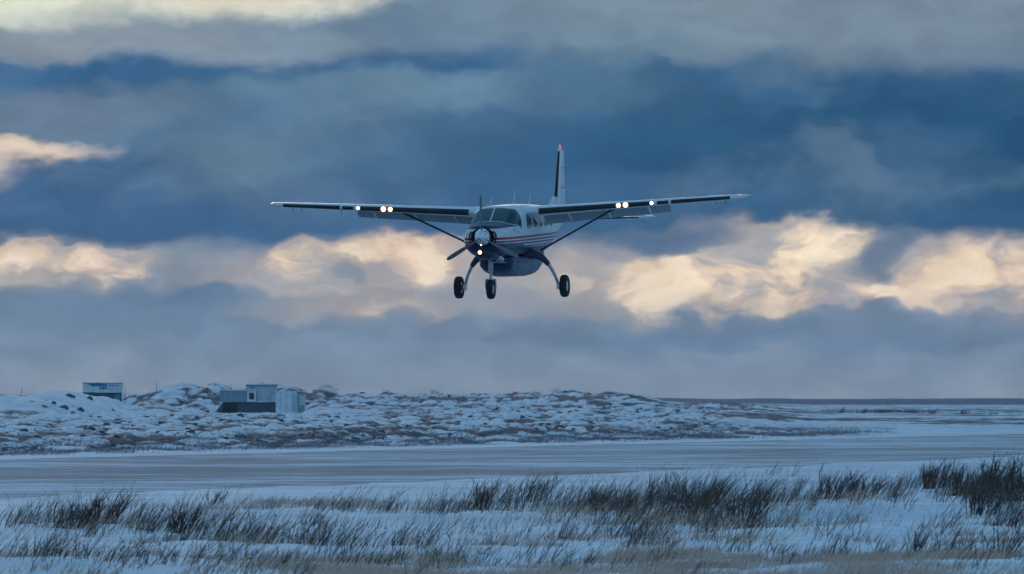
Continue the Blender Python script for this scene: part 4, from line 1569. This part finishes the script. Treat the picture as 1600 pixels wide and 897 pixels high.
dark_regions = [
    # left band
    (40, 832, 35, 8, 420, .50), (110, 836, 50, 9, 800, .55), (165, 824, 26, 6, 400, .60), (215, 842, 50, 9, 650, .50), (285, 842, 36, 9, 520, .55),
    (345, 848, 40, 9, 520, .48), (405, 852, 45, 10, 620, .46), (470, 858, 45, 10, 520, .44), (540, 868, 60, 10, 620, .42), (620, 866, 60, 10, 500, .40),
    (110, 848, 80, 8, 420, .35), (250, 862, 120, 8, 320, .28),
    (40, 896, 60, 8, 520, .34), (130, 896, 60, 8, 420, .32), (230, 896, 80, 9, 420, .30), (340, 888, 60, 9, 420, .3), (460, 892, 70, 8, 380, .28), (590, 892, 80, 8, 420, .26),
    # middle
    (420, 800, 50, 7, 150, .36), (545, 806, 40, 7, 330, .42), (600, 808, 40, 7, 300, .42), (490, 838, 60, 6, 160, .28), (520, 828, 50, 6, 180, .35),
    (700, 806, 45, 9, 480, .48), (755, 800, 50, 10, 800, .58), (820, 792, 50, 10, 620, .6), (720, 835, 70, 8, 200, .32), (760, 880, 70, 10, 420, .34), (690, 888, 50, 8, 300, .3),
    # big patch right of the middle
    (860, 808, 60, 14, 700, .48), (930, 806, 70, 14, 1400, .62), (1010, 808, 70, 18, 1500, .66), (1080, 812, 80, 18, 1700, .68), (1160, 808, 80, 18, 1500, .62),
    (1240, 800, 70, 16, 1000, .58), (1320, 792, 60, 12, 900, .58), (1390, 800, 40, 12, 500, .48), (990, 838, 90, 12, 900, .46), (1110, 838, 100, 14, 800, .44),
    (1210, 836, 90, 12, 500, .36), (870, 848, 60, 10, 320, .38), (1010, 862, 90, 9, 360, .32), (1160, 868, 90, 8, 260, .28),
    (1465, 772, 36, 12, 700, .5), (1500, 786, 45, 14, 1000, .52), (1540, 800, 50, 16, 1300, .55), (1585, 812, 45, 18, 1100, .6), (1545, 776, 30, 8, 600, .6), (1595, 780, 36, 10, 800, .62), (1440, 768, 30, 8, 250, .45), (1400, 775, 60, 10, 400, .42), (1560, 805, 60, 12, 600, .42),
    # right
    (1475, 800, 60, 12, 250, .36), (1480, 840, 80, 12, 260, .36), (1560, 832, 60, 12, 360, .5), (1590, 800, 40, 10, 260, .5), (1420, 862, 90, 10, 320, .34), (1300, 866, 80, 10, 260, .32),
    (1540, 872, 80, 9, 300, .36), (1345, 845, 70, 9, 160, .3), (1270, 752, 60, 5, 90, .4), (1180, 745, 60, 4, 60, .3),
    (940, 890, 90, 8, 300, .26), (1250, 890, 120, 7, 420, .24), (1500, 892, 120, 7, 420, .26), (820, 868, 60, 8, 160, .3),
]
_r = random.Random(4)
for _ in range(170):
    dark_regions.append((_r.uniform(-60, 1660), _r.triangular(775, 940, 890), 14, 3, _r.randint(12, 70), _r.uniform(.16, .42)))
grass_obj('scrub_grass', dark_regions, 'scrub', .0100, .40, 5, 'dark thin scrub grass leaning right in patches on the near snow', dens=.21, hk=1.2, twigs=2)

tan_regions = [
    (860, 806, 70, 14, 900, .30), (960, 812, 90, 16, 1300, .32), (1080, 818, 110, 18, 1600, .32), (1200, 812, 110, 18, 1300, .30), (1330, 800, 80, 12, 700, .28), (150, 838, 150, 9, 900, .26), (400, 856, 170, 10, 900, .24),
    (1000, 848, 130, 10, 900, .24), (1250, 850, 130, 10, 700, .22), (1500, 850, 110, 14, 900, .24), (1540, 800, 70, 18, 700, .28), (300, 880, 200, 8, 700, .2), (780, 860, 120, 12, 700, .22),
    (440, 792, 80, 6, 1100, .26), (560, 796, 70, 6, 800, .26), (690, 796, 60, 6, 700, .24), (330, 800, 60, 5, 300, .2),
    (560, 897, 130, 13, 6200, .20), (680, 884, 70, 7, 1400, .20), (430, 896, 80, 6, 900, .16), (1010, 884, 90, 8, 3200, .20), (1120, 899, 140, 12, 6200, .18), (1330, 901, 170, 11, 6500, .16), (760, 905, 160, 8, 3500, .15), (300, 912, 200, 9, 3000, .15), (150, 930, 200, 14, 3500, .16), (560, 930, 200, 14, 6000, .17), (950, 930, 200, 14, 6000, .17), (1350, 930, 200, 14, 6000, .17),
    (1530, 899, 130, 12, 5600, .18), (880, 894, 90, 6, 1500, .15), (1540, 860, 70, 6, 600, .18), (1000, 800, 90, 10, 500, .35), (1400, 868, 80, 6, 500, .16), (60, 894, 100, 5, 500, .14),
    (1300, 868, 60, 5, 350, .18), (760, 818, 60, 8, 250, .25), (1150, 852, 90, 7, 350, .2),
]
grass_obj('dry_grass', tan_regions, 'tan', .014, .38, 6, 'low tan dry grass along the near edge of the snow', .6, dens=.75, gap=.47)


def far_grass():
    """heath grass along the far side of the runway and over the tundra"""
    r = np.random.default_rng(21)
    n = 190000
    off = RN_FAR - 3 - np.abs(r.normal(0, 11, n)) - r.uniform(0, 5, n)
    t = r.uniform(150, 760, n)
    X, Y = off * RD[1] + t * RD[0], -off * RD[0] + t * RD[1]
    u = 800 + X / Y * FPX
    dens = fbm(X / 2.2, Y / 7, 3, 91)
    keep = (u > -250) & (u < 1400) & (Y > 250) & (dens > .42) & (r.random(n) < np.clip((1420 - u) / 250, 0, 1))
    # scattered scrub further up the slope
    m = 75000
    Y2 = r.uniform(300, 1150, m)
    u2 = r.uniform(-250, 1250, m)
    X2 = (u2 - 800) / FPX * Y2
    mound = np.exp(-((X2 + 45.5) / 9.5) ** 2 - ((Y2 - 775) / 90) ** 2)
    k2 = (fbm(X2 / 1.8, Y2 / 6, 3, 95) > .55) & (roff(X2, Y2) < RN_FAR - 6) & (mound < .15)
    X, Y = np.concatenate([X[keep], X2[k2]]), np.concatenate([Y[keep], Y2[k2]])
    n = len(X)
    H = r.uniform(.07, .24, n) * np.concatenate([np.ones(keep.sum()), np.full(k2.sum(), .7)])
    P = np.stack([X, Y, height(X, Y) - .03], -1)
    lean = np.stack([r.normal(.45, .25, n), r.normal(0, .2, n)], -1)
    V, q, tr = blades(P, H, r.uniform(.012, .024, n) * (Y / 400) ** .5, lean, .4, 3)
    o = np_mesh('heath_grass', V, q, tr, MT['heath'])
    tag(o, 'brownish heath grass on the tundra across the runway', 'grass', kind='stuff')


far_grass()


def tundra_stones():
    """small dark stones and clods breaking the snow across the runway, too many and too small to pick apart"""
    r = np.random.default_rng(58)
    m = 12000
    Y = 300 * (1280 / 300) ** r.random(m)
    u = r.uniform(-260, 1180, m)
    X = (u - 800) / FPX * Y
    mound = np.exp(-((X + 45.5) / 8.5) ** 2 - ((Y - 775) / 85) ** 2)
    k = (fbm(X / 2.5, Y / 11, 3, 63) + r.normal(0, .06, m) > .54) & (roff(X, Y) < RN_FAR - 12) & (mound < .25) & (r.random(m) < np.clip((1200 - u) / 200, 0, 1))
    X, Y = X[k], Y[k]
    n = len(X)
    Z = height(X, Y)
    ns = 7
    a = np.arange(ns) * 2 * np.pi / ns
    rad = (.05 + .34 * r.random(n) ** 3) * (Y / 600) ** .5
    hh = rad * r.uniform(.15, .55, n)
    jit = r.uniform(.65, 1.3, (n, ns))
    low = np.stack([X[:, None] + rad[:, None] * jit * np.cos(a), Y[:, None] + 1.6 * rad[:, None] * jit * np.sin(a), np.repeat(Z[:, None] - .08, ns, 1)], -1)
    top = np.stack([X[:, None] + .6 * rad[:, None] * jit * np.cos(a + .2), Y[:, None] + rad[:, None] * jit * np.sin(a + .2), Z[:, None] + hh[:, None] * r.uniform(.7, 1.1, (n, ns))], -1)
    cap = np.stack([X, Y, Z + hh * 1.15], -1)[:, None, :]
    V = np.concatenate([low, top, cap], 1).reshape(-1, 3)
    b = np.arange(n)[:, None, None] * (2 * ns + 1)
    i = np.arange(ns)
    j = (i + 1) % ns
    q = (b + np.stack([i, j, j + ns, i + ns], -1)[None]).reshape(-1, 4)
    t_ = (b + np.stack([i + ns, j + ns, np.full(ns, 2 * ns)], -1)[None]).reshape(-1, 3)
    tag(np_mesh('tundra_stones', V, q, t_, MT['stone']), 'small dark stones and clods poking through the snow across the runway', 'stones', kind='stuff')


tundra_stones()


def shrub_mesh(seed, h, spread, stems, lean=.28):
    r = np.random.default_rng(seed)
    P, H, L, W = [], [], [], []
    for i in range(stems):
        a = r.uniform(0, 2 * math.pi)
        d = spread * math.sqrt(r.random()) * .55
        p = np.array((math.cos(a) * d, math.sin(a) * d, -.04))
        hh = h * r.uniform(.55, 1.1)
        ln = np.array((r.normal(lean, .16) + math.cos(a) * .25, math.sin(a) * .3 + r.normal(0, .12)))
        P.append(p); H.append(hh); L.append(ln); W.append(r.uniform(.014, .024))
        for k in range(r.integers(3, 7)):
            f = r.uniform(.25, .8)
            q = p + np.array((ln[0] * hh * (f + .3 * f * f), ln[1] * hh * (f + .3 * f * f), hh * f))
            P.append(q); H.append(hh * r.uniform(.22, .45)); W.append(r.uniform(.008, .014))
            L.append(np.array((r.normal(lean, .45), r.normal(0, .45))))
    return blades(np.array(P), np.array(H), np.array(W), np.array(L), .3, seed)


def shrub(u, v, h, spread, stems, seed, label):
    D = float(vD(v))
    X = (u - 800) / FPX * D
    V, q, t = shrub_mesh(seed, h, spread, max(8, int(stems * .42)))
    o = np_mesh('willow_shrub', V, q, t, MT['twig'])
    o.location = (X, D, ground_z(X, D))
    tag(o, label, 'shrub', 'dark bare shrubs on the near snow')


for k, (u, v, h, sp, ns, lab) in enumerate([
        (945, 802, .50, .75, 130, 'darkest dense low shrub left of centre in the big scrub patch'),
        (1085, 810, .78, .60, 80, 'tall bare shrub in the middle of the big scrub patch'),
        (1030, 800, .70, .55, 70, 'bare shrub just right of the darkest shrub in the scrub patch'),
        (1160, 815, .72, .55, 70, 'bare shrub at the right of the big scrub patch'),
        (1300, 790, .70, .55, 80, 'bare shrub between the scrub patch and the dark corner thicket'),
        (1345, 796, .62, .50, 60, 'bare shrub on the snow slope below the dark corner thicket'),
        (1462, 774, .72, .62, 110, 'rounded dark shrub alone near the runway, left of the corner thicket'),
        (1505, 792, .66, .62, 120, 'dark low shrub at the left end of the corner thicket'),
        (1548, 786, .95, .62, 130, 'tallest dark shrub of the thicket by the right edge'),
        (1592, 798, .85, .62, 120, 'dark shrub cut by the right edge of the picture'),
        (1535, 812, .55, .55, 80, 'low shrub at the foot of the corner thicket'),
        (1565, 872, .75, .30, 24, 'thin upright shrub low by the right edge'),
        (1440, 884, .55, .35, 24, 'small thin shrub on the lower right snow before the dry grass'),
        (760, 800, .66, .45, 60, 'dark shrub left of the big scrub patch near the runway edge'),
        (830, 790, .68, .45, 50, 'bare shrub at the left tip of the big scrub patch'),
        (160, 828, .66, .35, 50, 'tallest dark tuft of the band at the left'),
        (110, 840, .55, .45, 70, 'dense dark tuft at the left end of the left band'),
        (285, 846, .50, .40, 60, 'dark tuft in the middle of the left band'),
        (330, 790, .34, .25, 14, 'tiny lone sprig on open snow above the left band')]):
    shrub(u, v, h, sp, ns, 300 + k, lab)


def far_shrubs():
    r = np.random.default_rng(77)
    V, Q, T = [], [], []
    base = 0
    spots = [(u + r.normal(0, 6), 646 + r.normal(0, 1.0), r.uniform(.5, 1.0)) for u in np.arange(1290, 1460, 5)]
    spots += [(1388, 645, 1.6), (1432, 646, 1.3), (1310, 646, 1.1)]
    spots += [(u + r.normal(0, 8), 648 + r.normal(0, 1.5), r.uniform(.4, .8)) for u in np.arange(1460, 1720, 8)]
    spots += [(u + r.normal(0, 5), 638 + r.normal(0, 2), r.uniform(.3, .6)) for u in np.arange(1040, 1300, 14)]
    for i, (u, v, h) in enumerate(spots):
        D = float(vD(v))
        X = (u - 800) / FPX * D
        v_, q_, t_ = shrub_mesh(900 + i, h, .9, 16, .2)
        v_ = v_ * np.array((1.4, 1.4, 1.0))
        v_ = v_ + np.array((X, D, ground_z(X, D)))
        V.append(v_); Q.append(q_ + base); T.append(t_ + base)
        base += len(v_)
    # bushes on the ridge line
    for i, (u, v, D, h) in enumerate([(505, 609, 1230, .7), (515, 610, 1230, .7), (523, 611, 1230, .6), (604, 613, 1250, .6), (676, 616, 1260, 1.0), (683, 616, 1260, .6), (865, 612, 1275, .9), (565, 617, 1235, .5), (1010, 622, 1280, .5), (915, 611, 1280, .4), (840, 613, 1270, .4)]):
        p = at(u, v, D)
        v_, q_, t_ = shrub_mesh(1900 + i, h, .7, 14, .15)
        v_ = v_ * np.array((1.5, 1.5, 1.0)) + np.array((p.x, p.y, ground_z(p.x, p.y)))
        V.append(v_); Q.append(q_ + base); T.append(t_ + base)
        base += len(v_)
    o = np_mesh('distant_scrub', np.concatenate(V), np.concatenate(Q), np.concatenate(T), MT['twig'])
    tag(o, 'lines of small dark scrub on the far plain and ridge', 'scrub', kind='stuff')


far_shrubs()


# ------------------------------------------------------------------ air
def haze_box():
    V, F = box(-2800, 2800, -300, 5600, -3.0, 26.0)
    m = bpy.data.materials.new('evening_haze')
    m.use_nodes = True
    t = m.node_tree
    t.nodes.clear()
    v = N(t, 'ShaderNodeVolumePrincipled')
    v.inputs['Color'].default_value = (0.50, 0.72, 0.95, 1)
    v.inputs['Density'].default_value = 0.00008
    v.inputs['Anisotropy'].default_value = 0.2
    o_ = N(t, 'ShaderNodeOutputMaterial')
    t.links.new(v.outputs[0], o_.inputs['Volume'])
    tag(mesh_obj('haze', V, F, m), 'thin blue evening haze over the plain', 'haze', kind='stuff')


haze_box()
